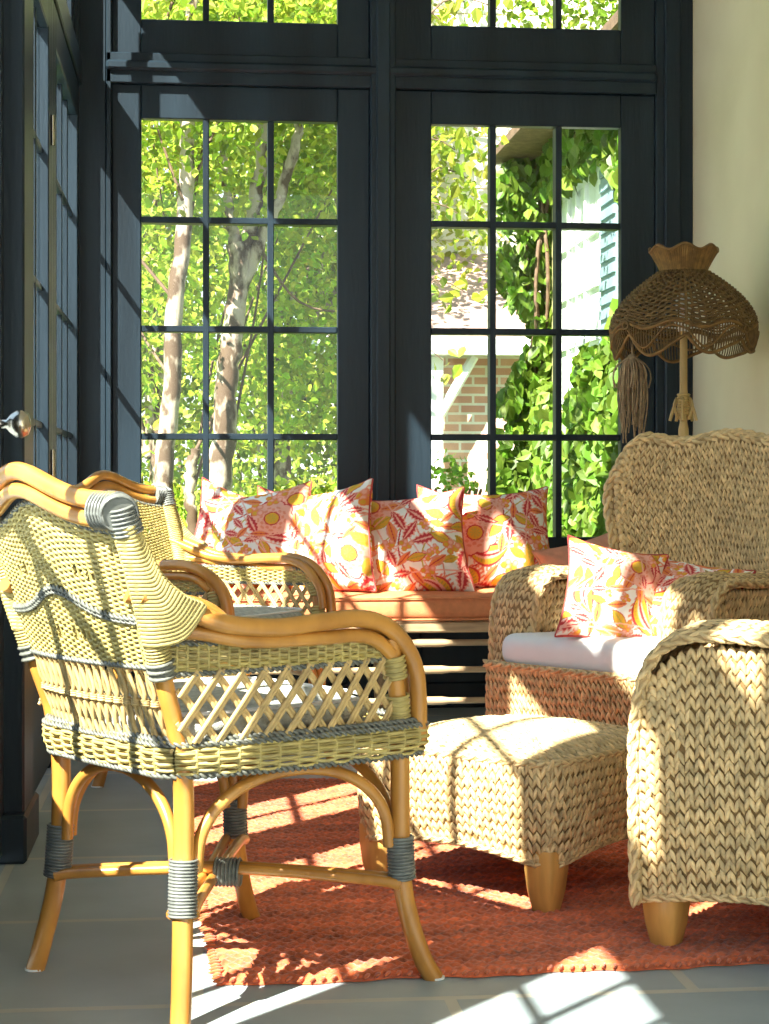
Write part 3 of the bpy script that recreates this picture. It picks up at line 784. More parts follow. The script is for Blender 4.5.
def woven_armchair(hw=.375, aw=.125, za=.667, pu=.0170, pv=.025, xb=-.30, xf=.30, xa=.19, top=1.075, rad=.13):
    t = empty('woven_armchair'); yi = hw - aw; zs = .395
    # side outline: z as function of x, with rounded front top
    q = rad / .13; xs_, xf = xf, xa
    out = spline([(xf - .0, .10), (xf + .004, .30), (xf, za - rad * 1.15), (xf - .028 * q, za - .052 * q), (xf - .085 * q, za - .008 * q), (xf - .16 * q, za), (0, za - .004), (-.15, za - .008), (xb, za + .0)], 90)
    L = np.concatenate([[0], np.cumsum(np.linalg.norm(np.diff(out, axis=0), axis=1))]); Lt = L[-1]; L = L / Lt
    for s in (-1, 1):
        def strip(u, v, s=s):
            x = np.interp(u, L, out[:, 0]); z = np.interp(u, L, out[:, 1]); e = 2e-3
            tx = np.interp(u + e, L, out[:, 0]) - np.interp(u - e, L, out[:, 0]); tz = np.interp(u + e, L, out[:, 1]) - np.interp(u - e, L, out[:, 1])
            l = np.sqrt(tx ** 2 + tz ** 2) + 1e-9; nx_, nz_ = tz / l, -tx / l
            w_ = v * 2 - 1; up = .026 * (1 - np.abs(w_) ** 2.4) - .012; half = aw / 2 + .018
            y = s * (yi + aw / 2) + w_ * half
            return np.stack([x + nx_ * up, y, z + nz_ * up], -1)
        zo = lambda x: np.interp(-x, -out[::1, 0][25:], out[25:, 1])
        def mkside(yy):
            def f(u, v):
                x = (xf - .012) + (xb - xf + .012) * u
                zt_ = za - .035 - np.clip(x - (xf - rad), 0, 1) ** 2 / rad * .75; zb = .098 + .03 * np.sin(pi * np.clip(u, 0, 1))
                return np.stack([x + 0 * v, yy + s * (.010 if yy * s > yi + .02 else -.0) * np.sin(pi * np.clip(v, 0, 1)) + 0 * u, zb + (zt_ - zb) * v], -1)
            return f
        m = MB()
        sheet(m, strip, 60, 9); nL = int(Lt / pv)
        st2 = lambda u, v, f=strip: f(v, u)
        knit(m, st2, max(3, int((aw + .036) / pu)) , nL, flip=-1 )
        so_ = mkside(s * (yi + aw)); si = mkside(s * yi)
        sheet(m, so_, 14, 12); sheet(m, si, 14, 12)
        nU = int((xf - xb) / pu); nV = int(.52 / pv)
        P, du, dv = diff(so_, np.array([.5]), np.array([.5])); f1 = 1 if np.cross(du, dv)[0, 1] * s > 0 else -1
        knit(m, so_, nU, nV, flip=f1)
        knit(m, si, nU, nV // 2 + 2, flip=-f1, v0=.45, v1=1)
        ar = m.build('arm', M['straw'], t)
        for v in (.0, 1.):
            m = MB(); braid(m, strip(np.linspace(0.0, 1, 80), np.full(80, v)) , .0125, .021, up=(0, 1, 0)); m.build('braided_edge', M['straw'], ar)
        m = MB(); Pb = so_(np.linspace(0, 1, 20), np.zeros(20)); braid(m, Pb, .010, .018, up=(0, 1, 0)); m.build('braided_edge', M['straw'], ar)
    # seat base, front apron
    yw = hw - .02 if xs_ > xa else yi; xf = xs_
    fr = lambda u, v: np.stack([xf - .05 + .022 * np.sin(pi * u) + 0 * v, -yw + 2 * yw * u, .095 + .03 * np.sin(pi * np.clip(u, 0, 1)) * (1 - v) + (zs - .095) * v], -1)
    m = MB(); sheet(m, fr, 12, 8); knit(m, fr, int(2 * yw / pu), int(.30 / pv), flip=1 if np.cross(*diff(fr, np.array([.5]), np.array([.5]))[1:])[0, 0] > 0 else -1)
    m.box(xb, xf - .055, -yi, yi, .13, zs - .02); m.box(xa - .03, xf - .056, -yw, yw, .13, zs - .02)
    sb = m.build('seat_base', M['straw'], t)
    for v in (0., 1.):
        m = MB(); braid(m, fr(np.linspace(0, 1, 20), np.full(20, v)), .011, .019); m.build('braided_edge', M['straw'], sb)
    # winged back
    hb = hw - .005
    def outl(s_):      # top height over s in -1..1
        a = np.abs(s_); return top - .022 * np.sin(pi * np.clip(a / .9, 0, 1)) ** 2 - .17 * np.clip((a - .70) / .30, 0, 1) ** 2.6
    def back(side):
        def f(u, v):
            s_ = 2 * u - 1; zt_ = outl(s_); z = .13 + (zt_ - .13) * v
            wd = hb * (1 - .12 * np.exp(-((z - .72) / .10) ** 2)) * (1 - .10 * np.exp(-((z - .40) / .25) ** 2))
            y = wd * s_
            x = xb - .03 - .17 * np.clip(z - .42, 0, 2) - .05 * np.cos(s_ * pi / 2) + .055 * np.abs(s_) ** 3
            th = .036 * (1 - .25 * v)
            return np.stack([x + side * th, y + 0 * v, z], -1)
        return f
    fb, rb = back(1), back(-1)
    m = MB(); sheet(m, fb, 30, 20); sheet(m, rb, 30, 20)
    for q, (f, fl) in enumerate(((fb, 1), (rb, -1))):
        P, du, dv = diff(f, np.array([.5]), np.array([.5])); f1 = 1 if np.cross(du, dv)[0, 0] * fl > 0 else -1
        knit(m, f, int(2 * hb / pu), int((.78 if q == 0 else 1.0) / pv), flip=f1, u0=.035, u1=.965, v0=.25 if q == 0 else 0, v1=.985)
    bk = m.build('backrest', M['straw'], t)
    uu = np.linspace(0, 1, 60)
    rim = np.vstack([(fb(np.zeros(20), np.linspace(0, 1, 20)) + rb(np.zeros(20), np.linspace(0, 1, 20))) / 2, (fb(uu, uu * 0 + 1) + rb(uu, uu * 0 + 1)) / 2, (fb(np.ones(20), np.linspace(1, 0, 20)) + rb(np.ones(20), np.linspace(1, 0, 20))) / 2])
    m = MB()
    for dx, r_ in ((-.016, .018), (.016, .018), (0, .024)): braid(m, rim + [dx, 0, 0], r_, .022, up=(1, 0, 0))
    m.build('braided_edge', M['straw'], bk)
    for i, j in ((1, 1), (1, -1), (-1, 1), (-1, -1)):
        m = MB(); wood_leg(m, (xf - .045) if i > 0 else (xb + .02), j * (hw - .055), .115, .038, (0, 0) if i > 0 else (-.02, 0)); m.build('leg', M['wood'], t)
    return t


wc = placed(woven_armchair(), 1.268, 5.195, R(218.5)); wc.location.z = .012
tag(wc, 'high-backed woven seagrass wing chair holding a white seat cushion in front of the floor lamp', 'chair', 'woven seagrass armchairs')
ac = placed(woven_armchair(hw=.40, aw=.14, za=.645, pu=.0208, pv=.0255, xa=.30, rad=.16), 1.362, 3.70, R(140)); ac.location.z = .012
tag(ac, 'woven seagrass armchair cut off by the right edge, only one rounded arm showing', 'chair', 'woven seagrass armchairs')

def tee(v):
    v = np.array(v); v[:, 1] = v[:, 1] * (1 + .34 * np.clip((v[:, 0] - .20) / .02, 0, 1)); return v


sc = MB(); soft_box(sc, .285, .252, .388, .488, 7, puff=.012, rr=.11, nu=160, M=tee)
cw = sc.build('seat_cushion', M['white']); p = MB()
p.tube(tee(ring(.286, .253, .400, 7, 300)), .005, 6, closed=True); p.build('piping', M['orange'], cw)
placed(cw, 1.263 - .03 * cos(R(218.5)), 5.19 - .03 * sin(R(218.5)), R(218.5)); cw.location.z = .012
tag(cw, 'thick white seat cushion with an orange lower edge on the wing chair', 'cushion')


# ---------------------------------------------------------------- printed pillows
GOLD = np.array([.72, .38, .04]); ORA = np.array([.80, .25, .06]); COR = np.array([.78, .27, .17]); RED = np.array([.55, .045, .05]); PINK = np.array([.85, .42, .32]); OLV = np.array([.56, .40, .06])
WHT = np.array([.86, .83, .77])


def print_cols(X, Y, seed):
    """scattered leaves, paisley fans and flowers; X,Y in -1..1"""
    g_ = np.random.default_rng(seed); C = np.broadcast_to(WHT, X.shape + (3,)).copy()
    def put(mask, col): C[mask] = col
    # thin stems
    for k in range(7):
        a, b, ph = g_.uniform(-.9, .9), g_.uniform(2, 4), g_.uniform(0, 6)
        dd = np.abs((X if k % 2 else Y) - a - .22 * np.sin((Y if k % 2 else X) * b + ph)); put(dd < .016, [COR, OLV, RED][k % 3])
    pts = []
    for k in range(900):
        p = g_.uniform(-1.02, 1.02, 2); big = len(pts) < 4; r = g_.uniform(.42, .52) if big else g_.uniform(.17, .29)
        if all(np.hypot(*(p - q)) > (r + s_) * .50 for q, s_ in pts): pts.append((p, r))
        if len(pts) > 70: break
    for i, (p, r) in enumerate(pts):
        a = g_.uniform(0, 2 * pi); x = (X - p[0]) * cos(a) + (Y - p[1]) * sin(a); y = -(X - p[0]) * sin(a) + (Y - p[1]) * cos(a)
        ty = i % 4 if i >= 4 else (i % 2) * 4 + 4
        if ty == 4:      # paisley fan: layered crescents with saw edge
            y2 = y + .5 * x * x / r; w_ = r * .52 * (1 - (x / r) ** 2)
            ang = x / r * 22
            put(np.abs(y2) < w_ * (1.12 + .16 * np.sign(np.sin(ang * 1.6))), COR); put(np.abs(y2) < w_ * .92, GOLD)
            put((np.abs(y2) < w_ * .92) & (np.abs(y2) > w_ * .74), RED); put((np.abs(y2) < w_ * .3), PINK)
            put((np.abs(y2) < w_ * .6) & (np.sin(ang * 2.2) > .55) & (np.abs(y2) > w_ * .34), OLV * .8)
            put((np.abs(y2) < w_ * .1), RED)
        elif ty == 8:    # big flower with scale petals
            rr = np.hypot(x, y); th = np.arctan2(y, x)
            put(rr < r * (.86 + .12 * np.abs(np.sin(4.5 * th))), RED); put(rr < r * (.80 + .12 * np.abs(np.sin(4.5 * th))), PINK)
            put((rr < r * .62) & (np.sin(9 * th) * np.sin(rr / r * 24) > .1), COR); put(rr < r * .34, RED); put(rr < r * .29, GOLD); put((rr < r * .2) & (np.sin(8 * th) > 0), OLV)
        elif ty == 0:    # broad gold leaf with outline and vein
            w_ = r * .46 * np.clip(1 - np.abs(x / r) ** 1.7, 0, 1); put(np.abs(y) < w_, RED if i % 3 else OLV); put(np.abs(y) < w_ - .018, GOLD)
            put((np.abs(y) < w_) & (np.abs(y) < .011), OLV * .8); put((np.abs(y) < w_ - .03) & (np.sin((x - np.abs(y)) * 70) > .8), OLV)
        elif ty == 1:    # coral leaf
            w_ = r * .40 * np.clip(1 - np.abs(x / r) ** 1.5, 0, 1); put(np.abs(y) < w_, COR); put(np.abs(y) < w_ * .6, ORA); put((np.abs(y) < .010) & (np.abs(x) < r * .85), RED)
        elif ty == 2:    # crimson serrated leaf
            w_ = r * .42 * np.clip(1 - np.abs(x / r) ** 1.6, 0, 1) * (1 + .2 * np.sin(x / r * 20)); put(np.abs(y) < w_ + .014, PINK); put(np.abs(y) < w_ * .8, RED); put((np.abs(y) < w_ * .2), PINK)
        else:            # berries
            for q in range(7):
                bx_, by_ = r * .55 * cos(q * 2.4) * (q / 7) ** .5, r * .55 * sin(q * 2.4) * (q / 7) ** .5
                dd = np.hypot(x - bx_, y - by_); put(dd < r * .26, COR if q % 2 else ORA); put(dd < r * .15, PINK if q % 2 else GOLD)
    return C


def pillow(name, c, sz, yaw, tilt, roll, seed, label, group, T=.095, n=150, mat='print', floor_z=None):
    s_ = np.linspace(-1, 1, n); U, V = np.meshgrid(s_, s_, indexing='ij')
    pin = lambda a, b: a * (1 - .10 * (1 - b ** 2) + .03 * np.abs(a * b) ** 3)
    X = pin(U, V) * sz[0] / 2; Y = pin(V, U) * sz[1] / 2
    h = T * ((1 - U ** 2) * (1 - V ** 2)) ** .42 * (1 + .05 * np.sin(U * 5 + seed) + .05 * np.sin(V * 6 + seed * 2))
    cr_ = .004 * np.sin((U * 1.3 + V) * 14 + seed) * (np.abs(U * V) ** .5)
    m = MB()
    if mat == 'print': Cf = print_cols(U, V, seed); Cb = print_cols(U, V, seed + 50)
    else: Cf = Cb = None
    m.grid(np.stack([X, h + cr_, Y], -1), flip=True, col=Cf); m.grid(np.stack([X, -h + cr_, Y], -1), col=Cb)
    o = m.build(name, M[mat])
    e = np.concatenate([np.stack([X[:, 0], Y[:, 0]], 1), np.stack([X[-1], Y[-1]], 1)[1:], np.stack([X[:, -1], Y[:, -1]], 1)[::-1][1:], np.stack([X[0], Y[0]], 1)[::-1][1:-1]])
    P = np.stack([e[:, 0], 0 * e[:, 0], e[:, 1]], 1)[::3]
    p_ = MB(); p_.tube(P, .0042, 6, closed=True, up=(0, 1, 0)); p_.build('piping', M['pipe'] if mat == 'print' else M['salmon'], o)
    o.location = c; o.rotation_mode = 'XYZ'
    from mathutils import Matrix
    Rm = Matrix.Rotation(yaw, 4, 'Z') @ Matrix.Rotation(tilt, 4, 'X') @ Matrix.Rotation(roll, 4, 'Y')
    o.rotation_euler = Rm.to_euler('XYZ')
    return tag(o, label, 'pillow', group)


gb = 'printed pillows on the bench'
pillow('throw_pillow', at(262, 537, 7.0), (.42, .37), R(-18), R(-18), R(-10), 3, 'leftmost front printed pillow on the bench, leaning above the far rattan arm', gb)
pillow('throw_pillow', at(331, 542, 6.93), (.37, .43), R(-36), R(-14), R(-10), 5, 'sharply turned printed pillow with its red-edged corner pointing up, on the bench', gb)
pillow('throw_pillow', at(414, 546, 6.93), (.42, .41), R(-12), R(-16), R(-7), 11, 'brightly sunlit printed pillow in front of the window post, touching the bench cushion', gb)
pillow('throw_pillow', at(502, 540, 7.08), (.41, .40), R(4), R(-14), R(-3), 17, 'rightmost printed pillow on the bench, its corners spread below the right window', gb)
pillow('throw_pillow', at(236, 543, 7.25), (.38, .42), R(20), R(-10), R(17), 23, 'mostly hidden printed pillow whose tip rises behind the leftmost front pillow', gb, n=90)
pillow('throw_pillow', at(298, 548, 7.24), (.40, .42), R(-10), R(-8), R(10), 29, 'printed pillow hidden behind the turned one, only its dark top corner showing', gb, n=90)
pillow('throw_pillow', at(378, 552, 7.25), (.38, .38), R(10), R(-8), R(0), 31, 'printed pillow wedged behind the sunlit one at the foot of the window post', gb, n=90)
pillow('throw_pillow', at(462, 545, 7.26), (.41, .42), R(0), R(-8), R(8), 37, 'printed pillow behind the two right ones, its pointed corner against the right window', gb, n=90)
pillow('salmon_pillow', at(592, 575, 7.0), (.40, .30), R(10), R(-20), R(-14), 41, 'plain salmon pillow on the bench, a corner visible behind the wing chair arm', gb, n=60, mat='salmon')
fx, lx = np.array([cos(R(218.5)), sin(R(218.5))]), np.array([-sin(R(218.5)), cos(R(218.5))])
def inchair(x, y, z): p = np.array([1.268, 5.195]) + fx * x + lx * y; return (p[0], p[1], z)
gw = 'printed pillows in the wing chair'
pillow('throw_pillow', inchair(.12, .015, .62), (.29, .30), R(2), R(-22), R(12), 43, 'printed pillow with a large gold leaf leaning on the far arm of the wing chair', gw, T=.06)
pillow('throw_pillow', inchair(-.02, .16, .60), (.33, .28), R(-40), R(-40), R(8), 47, 'printed pillow half hidden behind the near arm of the wing chair', gw, T=.06)

# ---------------------------------------------------------------- bench
b = empty('window_bench', (.75, 6.98, 0)); bx0, bx1 = -.85, .95
m = MB(); m.box(bx0, bx1, -.32, .32, .385, .425, .006); m.build('seat_frame', M['benchwood'], b, smooth=False)
for x in (bx0 + .03, -.02, bx1 - .03):
    for y in (-.29, .29):
        m = MB(); m.lathe([(0, 0), (.016, 0), (.020, .03), (.024, .10), (.018, .13), (.024, .16), (.026, .25), (.019, .29), (.026, .33), (.026, .386), (0, .386)], 14, M=lambda v, x=x, y=y: v + [x, y, 0]); m.build('leg', M['benchwood'], b)
for z in (.13, .245, .345):
    m = MB(); xs = np.linspace(bx0 + .03, bx1 - .03, 60)
    m.tube(np.stack([xs, xs * 0 - .29, xs * 0 + z], 1), .0115 + .004 * (np.sin(xs * 14) > .75), 10); m.build('rung', M['benchwood'], b)
tag(b, 'low bench of pale turned wood with round front rungs under the far windows', 'bench')
m = MB(); soft_box(m, .90, .325, 0, .092, 12, puff=.012, rr=.10, nu=120); bc = m.build('bench_cushion', M['orange'], loc=(.80, 6.98, .428))
p = MB()
for z in (.006, .086): p.tube(ring(.902, .327, z, 12, 200), .004, 6, closed=True)
p.build('piping', M['orange'], bc)
tag(bc, 'long terracotta orange bench cushion carrying the printed pillows', 'cushion')

# ---------------------------------------------------------------- floor lamp
lp = empty('floor_lamp', (1.757, 6.45, -0.0))
m = MB(); m.lathe([(0, 0), (.15, 0), (.155, .012), (.13, .028), (.05, .045), (.03, .07), (0, .07)], 32); m.build('base', M['pole'], lp)
m = MB(); zz = np.linspace(.06, 1.50, 60); m.tube(np.stack([0 * zz, 0 * zz, zz], 1), .019 + .0025 * (np.abs((zz % .36) - .18) < .012) - .005 * (zz > 1.15), 14); m.build('pole', M['pole'], lp)
m = MB()
for k in range(5):
    a = k * 2 * pi / 5 + .6; c_, s_ = cos(a), sin(a)
    m.tube(spline([(c_ * .02, s_ * .02, 1.17), (c_ * .034, s_ * .034, 1.22), (c_ * .022, s_ * .022, 1.25), (c_ * .040, s_ * .040, 1.20), (c_ * .050, s_ * .050, 1.165)], 16), .006, 6)
wrap(m, [(0, 0, 1.19), (0, 0, 1.26)], .021, .004, 12)
m.build('pole_ornament', M['pole'], lp)
def scal(th, k=8): return np.abs(np.sin(th * k / 2))
def shade_fn(u, v):   # v 0 bottom of dome to 1 neck
    th = u * 2 * pi; r_ = .262 * (1 - v ** 1.65 * .66) ; z = 1.500 + .205 * v ** .92
    return np.stack([r_ * np.cos(th), r_ * np.sin(th), z - .012 * np.cos(8 * th) * (1 - v)], -1)
m = MB(); wicker(m, shade_fn, 22, 66, .0042, .004, sr=.0034)
sh = m.build('lamp_shade', M['shade'], lp)
def crown_fn(u, v):
    th = u * 2 * pi; r_ = .080 + .042 * v ** 1.2; z = 1.700 + .085 * v + .010 * np.cos(7 * th) * v
    return np.stack([r_ * np.cos(th), r_ * np.sin(th), z], -1)
m = MB()
for k in range(88):
    u = k / 88; vv = np.linspace(0, 1, 5); m.tube(crown_fn(np.full(5, u), vv), .0045, 5, col=np.ones(3) * rng.uniform(.9, 1.3) * [1.35, 1.25, 1.1])
m.tube(crown_fn(np.linspace(0, 1, 100, endpoint=False), np.ones(100)), .006, 6, closed=True, col=(1.2, 1.1, 1)); m.tube(crown_fn(np.linspace(0, 1, 60, endpoint=False), np.zeros(60)), .006, 6, closed=True)
m.build('shade_crown', M['shade'], sh)
def skirt_fn(u, v):   # v 0 top to 1 bottom scallop
    th = u * 2 * pi; d = .035 + .062 * np.abs(np.sin(th * 3.5)) ** .8
    r_ = .262 + .008 * np.sin(pi * v) - .012 * v
    return np.stack([r_ * np.cos(th), r_ * np.sin(th), 1.497 - .012 * np.cos(8 * th) - d * v], -1)
m = MB()
for k in range(150):
    u = k / 150; vv = np.linspace(0, 1, 5); m.tube(skirt_fn(np.full(5, u), vv), .0026, 5)
uu = np.linspace(0, 1, 220, endpoint=False)
m.tube(skirt_fn(uu, uu * 0 + 1), .0065, 6, closed=True, col=(1.3, 1.2, 1)); m.tube(skirt_fn(uu, uu * 0), .0065, 6, closed=True, col=(1.3, 1.2, 1)); m.tube(skirt_fn(uu, .5 + .3 * np.sin(uu * 44)) * [1.01, 1.01, 1], .004, 6, closed=True, col=(1.3, 1.2, 1))
for k in range(7):
    u = k / 7; m.tube(shade_fn(np.full(12, u), np.linspace(0, 1, 12)), .005, 6); c_ = skirt_fn(np.array([u]), np.array([.2]))[0]
    m.tube([(c_[0] * 1.02 + .014 * cos(a) * -c_[1] / .26, c_[1] * 1.02 + .014 * cos(a) * c_[0] / .26, c_[2] + .014 * sin(a)) for a in np.linspace(0, 2 * pi, 12, endpoint=False)], .004, 5, closed=True)
m.build('scalloped_fringe', M['shade'], sh)
m = MB()
for k in range(3): a = k * 2 * pi / 3; m.tube([(0, 0, 1.50), (.255 * cos(a), .255 * sin(a), 1.53)], .003, 5)
m.lathe([(0, 1.49), (.02, 1.49), (.022, 1.54), (.028, 1.56), (.03, 1.60), (.02, 1.63), (0, 1.635)], 14); m.build('bulb_holder', M['whitepaint'], lp)
m = MB(); tx, ty = -.205, -.06
m.tube(spline([(tx * .98, ty, 1.455), (tx, ty, 1.42), (tx + .004, ty, 1.375)], 10), .004, 5)
m.lathe([(.0, 1.405), (.014, 1.398), (.022, 1.38), (.018, 1.36), (.024, 1.35), (0, 1.345)], 12, M=lambda v: v + [tx, ty, 0])
for k in range(70):
    a = rng.uniform(0, 2 * pi); q = rng.uniform(.2, 1) ** .5; L_ = rng.uniform(.13, .28) if k > 14 else .08
    ex = q * .040 + (.012 if k > 14 else .03)
    m.tube(spline([(tx + .006 * cos(a), ty + .006 * sin(a), 1.395), (tx + ex * .8 * cos(a), ty + ex * .8 * sin(a), 1.36), (tx + ex * cos(a) + rng.normal(0, .004), ty + ex * sin(a), 1.36 - L_ * .5), (tx + ex * .8 * cos(a) + rng.normal(0, .006), ty + ex * .8 * sin(a), 1.36 - L_)], 9), .0026, 4)
m.build('tassel', M['jute'], lp)
tag(lp, 'floor lamp with a scalloped open-woven raffia shade and cane pole behind the wing chair', 'lamp')

# ---------------------------------------------------------------- outside
S(MB().box(-30, 40, YF + .15, 60, -.35, -.15).build('ground', M['grass'], smooth=False))
S(MB().box(-30, XL - .15, -20, YF + .15, -.25, -.13).build('terrace', M['slate'], smooth=False))


def leaves(mb, c, size, base, spread=.25, droop=0., dirn=None):
    """c (N,3) leaf centres"""
    n = len(c); d = rng.normal(0, 1, (n, 3)); d[:, 2] -= droop; d = nrm(d); nn = rng.normal(0, 1, (n, 3))
    if dirn is not None: nn = nn * .7 + np.array(dirn)
    nn = nrm(nn - d * (nn * d).sum(-1, keepdims=True)); b_ = np.cross(nn, d)
    s_ = size * rng.uniform(.6, 1.25, n)
    T_ = np.array([[-.5, 0, 0], [-.2, .33, .05], [.12, .30, .04], [.55, 0, -.08], [.12, -.30, .04], [-.2, -.33, .05]])
    V = c[:, None] + s_[:, None, None] * (T_[None, :, 0:1] * d[:, None] + T_[None, :, 1:2] * b_[:, None] + T_[None, :, 2:3] * nn[:, None])
    off = (np.arange(n) * 6)[:, None, None]
    Fq = np.array([[0, 3, 2, 1], [0, 5, 4, 3]])
    k = rng.uniform(.55, 1.35, (n, 1)); y_ = rng.uniform(0, 1, (n, 1))
    col = np.array(base) * k * np.hstack([.75 + .5 * y_, np.ones((n, 1)), .7 + .5 * y_])
    mb.add(V.reshape(-1, 3), [(Fq[None] + off).reshape(-1, 4)], np.repeat(col[:, None], 6, 1).reshape(-1, 3))


def cloud(centers, n, rad):
    c = np.array(centers)[rng.integers(0, len(centers), n)]; v = nrm(rng.normal(0, 1, (n, 3))) * (rng.uniform(.15, 1, (n, 1)) ** .5)
    return c + v * rad


def birch(stems, leafc, nleaf, rad, label, group, size=.06, base=(1, 1, 1), twigs=7):
    root = stems[0][0][0]; t = empty('birch_tree', (root[0], root[1], -.15)); o0 = np.array([root[0], root[1], -.15])
    m = MB()
    for pts, r0, r1 in stems:
        P = spline(np.array(pts), 40); P = P + rng.normal(0, .006, P.shape); m.tube(P - o0, np.linspace(r0, r1, 40) * (1 + rng.normal(0, .05, 40)), 10)
    m.build('trunk', M['bark'], t)
    m = MB()
    for k in range(twigs):
        st = stems[rng.integers(len(stems))][0]; a = np.array(st[rng.integers(1, len(st))]); b = np.array(leafc[rng.integers(len(leafc))]) + rng.normal(0, .3, 3)
        m.tube(spline([a, (a + b) / 2 + rng.normal(0, .12, 3) + [0, 0, .1], b], 12) - o0, np.linspace(.012, .004, 12), 5)
    m.build('branch', M['twig'], t)
    m = MB(); leaves(m, cloud(leafc, nleaf, rad) - o0, size, base, droop=.5); m.build('foliage', M['leaf'], t, smooth=False)
    return tag(t, label, 'tree', group)


gt = 'trees outside the windows'
birch([([at(163, 600, 10.5) * [1, 1, 0] + [0, 0, -.15], at(163, 500, 10.5), at(172, 380, 10.5), at(174, 300, 10.5), at(186, 200, 10.5), at(187, 110, 10.5), at(196, -60, 10.5)], .062, .035)],
      [at(x, y, Y) for x, y, Y in ((150, 60, 10.3), (180, 130, 10.6), (215, 60, 10.4), (150, 180, 10.8), (130, 260, 10.9), (205, 170, 10.9), (160, 20, 10.5), (240, 20, 10.6), (150, 340, 11.2))], 4200, .5,
      'slender birch with one straight pale trunk at the left of the left window', gt)
birch([([at(218, 600, 11) * [1, 1, 0] + [0, 0, -.15], at(218, 505, 11), at(224, 430, 11), at(228, 370, 11), at(238, 290, 11), at(236, 245, 11)], .085, .06),
       ([at(232, 340, 11), at(240, 270, 11), at(252, 220, 11), at(262, 150, 11), at(268, 60, 11)], .055, .03),
       ([at(236, 300, 11), at(258, 245, 11), at(282, 190, 11), at(298, 130, 11), at(310, 40, 11)], .045, .02),
       ([at(236, 250, 11), at(228, 200, 11), at(222, 140, 11)], .04, .015),
       ([at(214, 610, 11.1) * [1, 1, 0] + [0, 0, -.15], at(190, 500, 11.1), at(196, 450, 11.1)], .045, .03)],
      [at(x, y, Y) for x, y, Y in ((250, 50, 10.8), (300, 60, 11), (330, 120, 11.3), (290, 160, 11.6), (330, 200, 11.4), (300, 250, 11.8), (330, 300, 11.5), (300, 350, 11.9), (325, 390, 11.6), (240, 150, 11.6), (270, 20, 11), (350, 60, 11.1), (200, 300, 12.2), (270, 390, 12.2))], 8500, .5,
      'multi-stemmed peeling birch forking in the middle of the left window', gt)
for (x, y, Y, nm) in ((150, 300, 15, 'leafy tree filling the far left behind the straight birch'), (270, 240, 16.5, 'leafy tree behind the forked birch'), (360, 320, 17.5, 'leafy tree seen low at the right of the left window')):
    cs = [at(x + rng.uniform(-85, 85), yy, Y + rng.uniform(-.8, .8)) for yy in np.linspace(-40, 400, 15)]
    root = at(x, 480, Y); t = empty('leafy_tree', (root[0], root[1], -.15)); o0 = np.array([root[0], root[1], -.15])
    m = MB(); m.tube(spline([[0, 0, 0], [.1, 0, 1.4], [0, 0, 3.2]], 12), np.linspace(.12, .06, 12), 8)
    for q in cs[::2]: m.tube(spline([[0, 0, 1.3], (q - o0) * .5 + [0, 0, .5], q - o0], 8), np.linspace(.04, .01, 8), 5)
    m.build('trunk', M['bark'], t)
    m = MB(); leaves(m, cloud(cs, 11000, .95) - o0, .085, (.95, .9, 1), droop=.4); m.build('foliage', M['leaf'], t, smooth=False)
    tag(t, nm, 'tree', gt)
# branch of leaves hanging at the left of the right window, on a tree just outside the mullion
cs = [at(x, y, 9.4) for x, y in ((440, 140), (455, 150), (470, 180), (440, 200), (460, 215), (440, 285), (465, 292), (480, 130), (440, 20), (470, 5), (500, 10), (480, 95), (430, 100), (400, 200), (405, 320), (443, 360))]
root = at(393, 500, 9.4); o0 = np.array([root[0], root[1], -.15]); t = empty('slim_tree', o0)
m = MB(); m.tube(spline([[0, 0, 0], [0.02, 0, 1.5], [.0, 0, 3.9]], 20), np.linspace(.05, .025, 20), 8)
m.build('trunk', M['bark'], t); m = MB()
for q in cs: q = q - o0; m.tube(spline([[0, 0, q[2] - .3], [q[0] * .5, q[1] * .5, q[2] + .05], q], 8), np.linspace(.008, .003, 8), 5)
m.build('branch', M['twig'], t)
m = MB(); leaves(m, cloud(cs, 170, .14) - o0, .075, (1.0, .95, 1), droop=1.2, dirn=(0, -.7, .3)); m.build('foliage', M['leaf'], t, smooth=False)
tag(t, 'slim tree hidden by the window post, its leafy sprays hanging into the right window', 'tree', gt)
# right of frame trees for the top window
for (x, y, Y, n_, nm) in ((590, -10, 14, 1800, 'tree crown above the vine-covered wing in the top right window'),):
    cs = [at(x + dx, y + dy, Y) for dx in (-40, 0, 40, 90) for dy in (-60, -20, 20)]
    root = at(x + 10, 480, 15); o0 = np.array([root[0], root[1], -.15]); t = empty('leafy_tree', o0)
    m = MB(); m.tube(spline([[0, 0, 0], [.1, 0, 2], [0, 0, 4.6]], 12), np.linspace(.12, .06, 12), 8); m.build('trunk', M['bark'], t)
    m = MB(); leaves(m, cloud(cs, n_ * 2, .7) - o0, .07, (.8, .9, 1)); m.build('foliage', M['leaf'], t, smooth=False); tag(t, nm, 'tree', gt)


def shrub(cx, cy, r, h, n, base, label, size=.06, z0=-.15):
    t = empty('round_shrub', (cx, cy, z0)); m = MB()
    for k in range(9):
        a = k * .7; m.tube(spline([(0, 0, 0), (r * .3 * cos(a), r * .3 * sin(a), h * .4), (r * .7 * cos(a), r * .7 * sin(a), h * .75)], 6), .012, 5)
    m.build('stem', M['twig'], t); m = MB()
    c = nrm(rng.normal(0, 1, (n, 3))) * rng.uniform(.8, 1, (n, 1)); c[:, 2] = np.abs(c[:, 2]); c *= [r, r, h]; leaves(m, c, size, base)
    m.build('foliage', M['leaf'], t, smooth=False); return tag(t, label, 'shrub', 'shrubs in the garden')


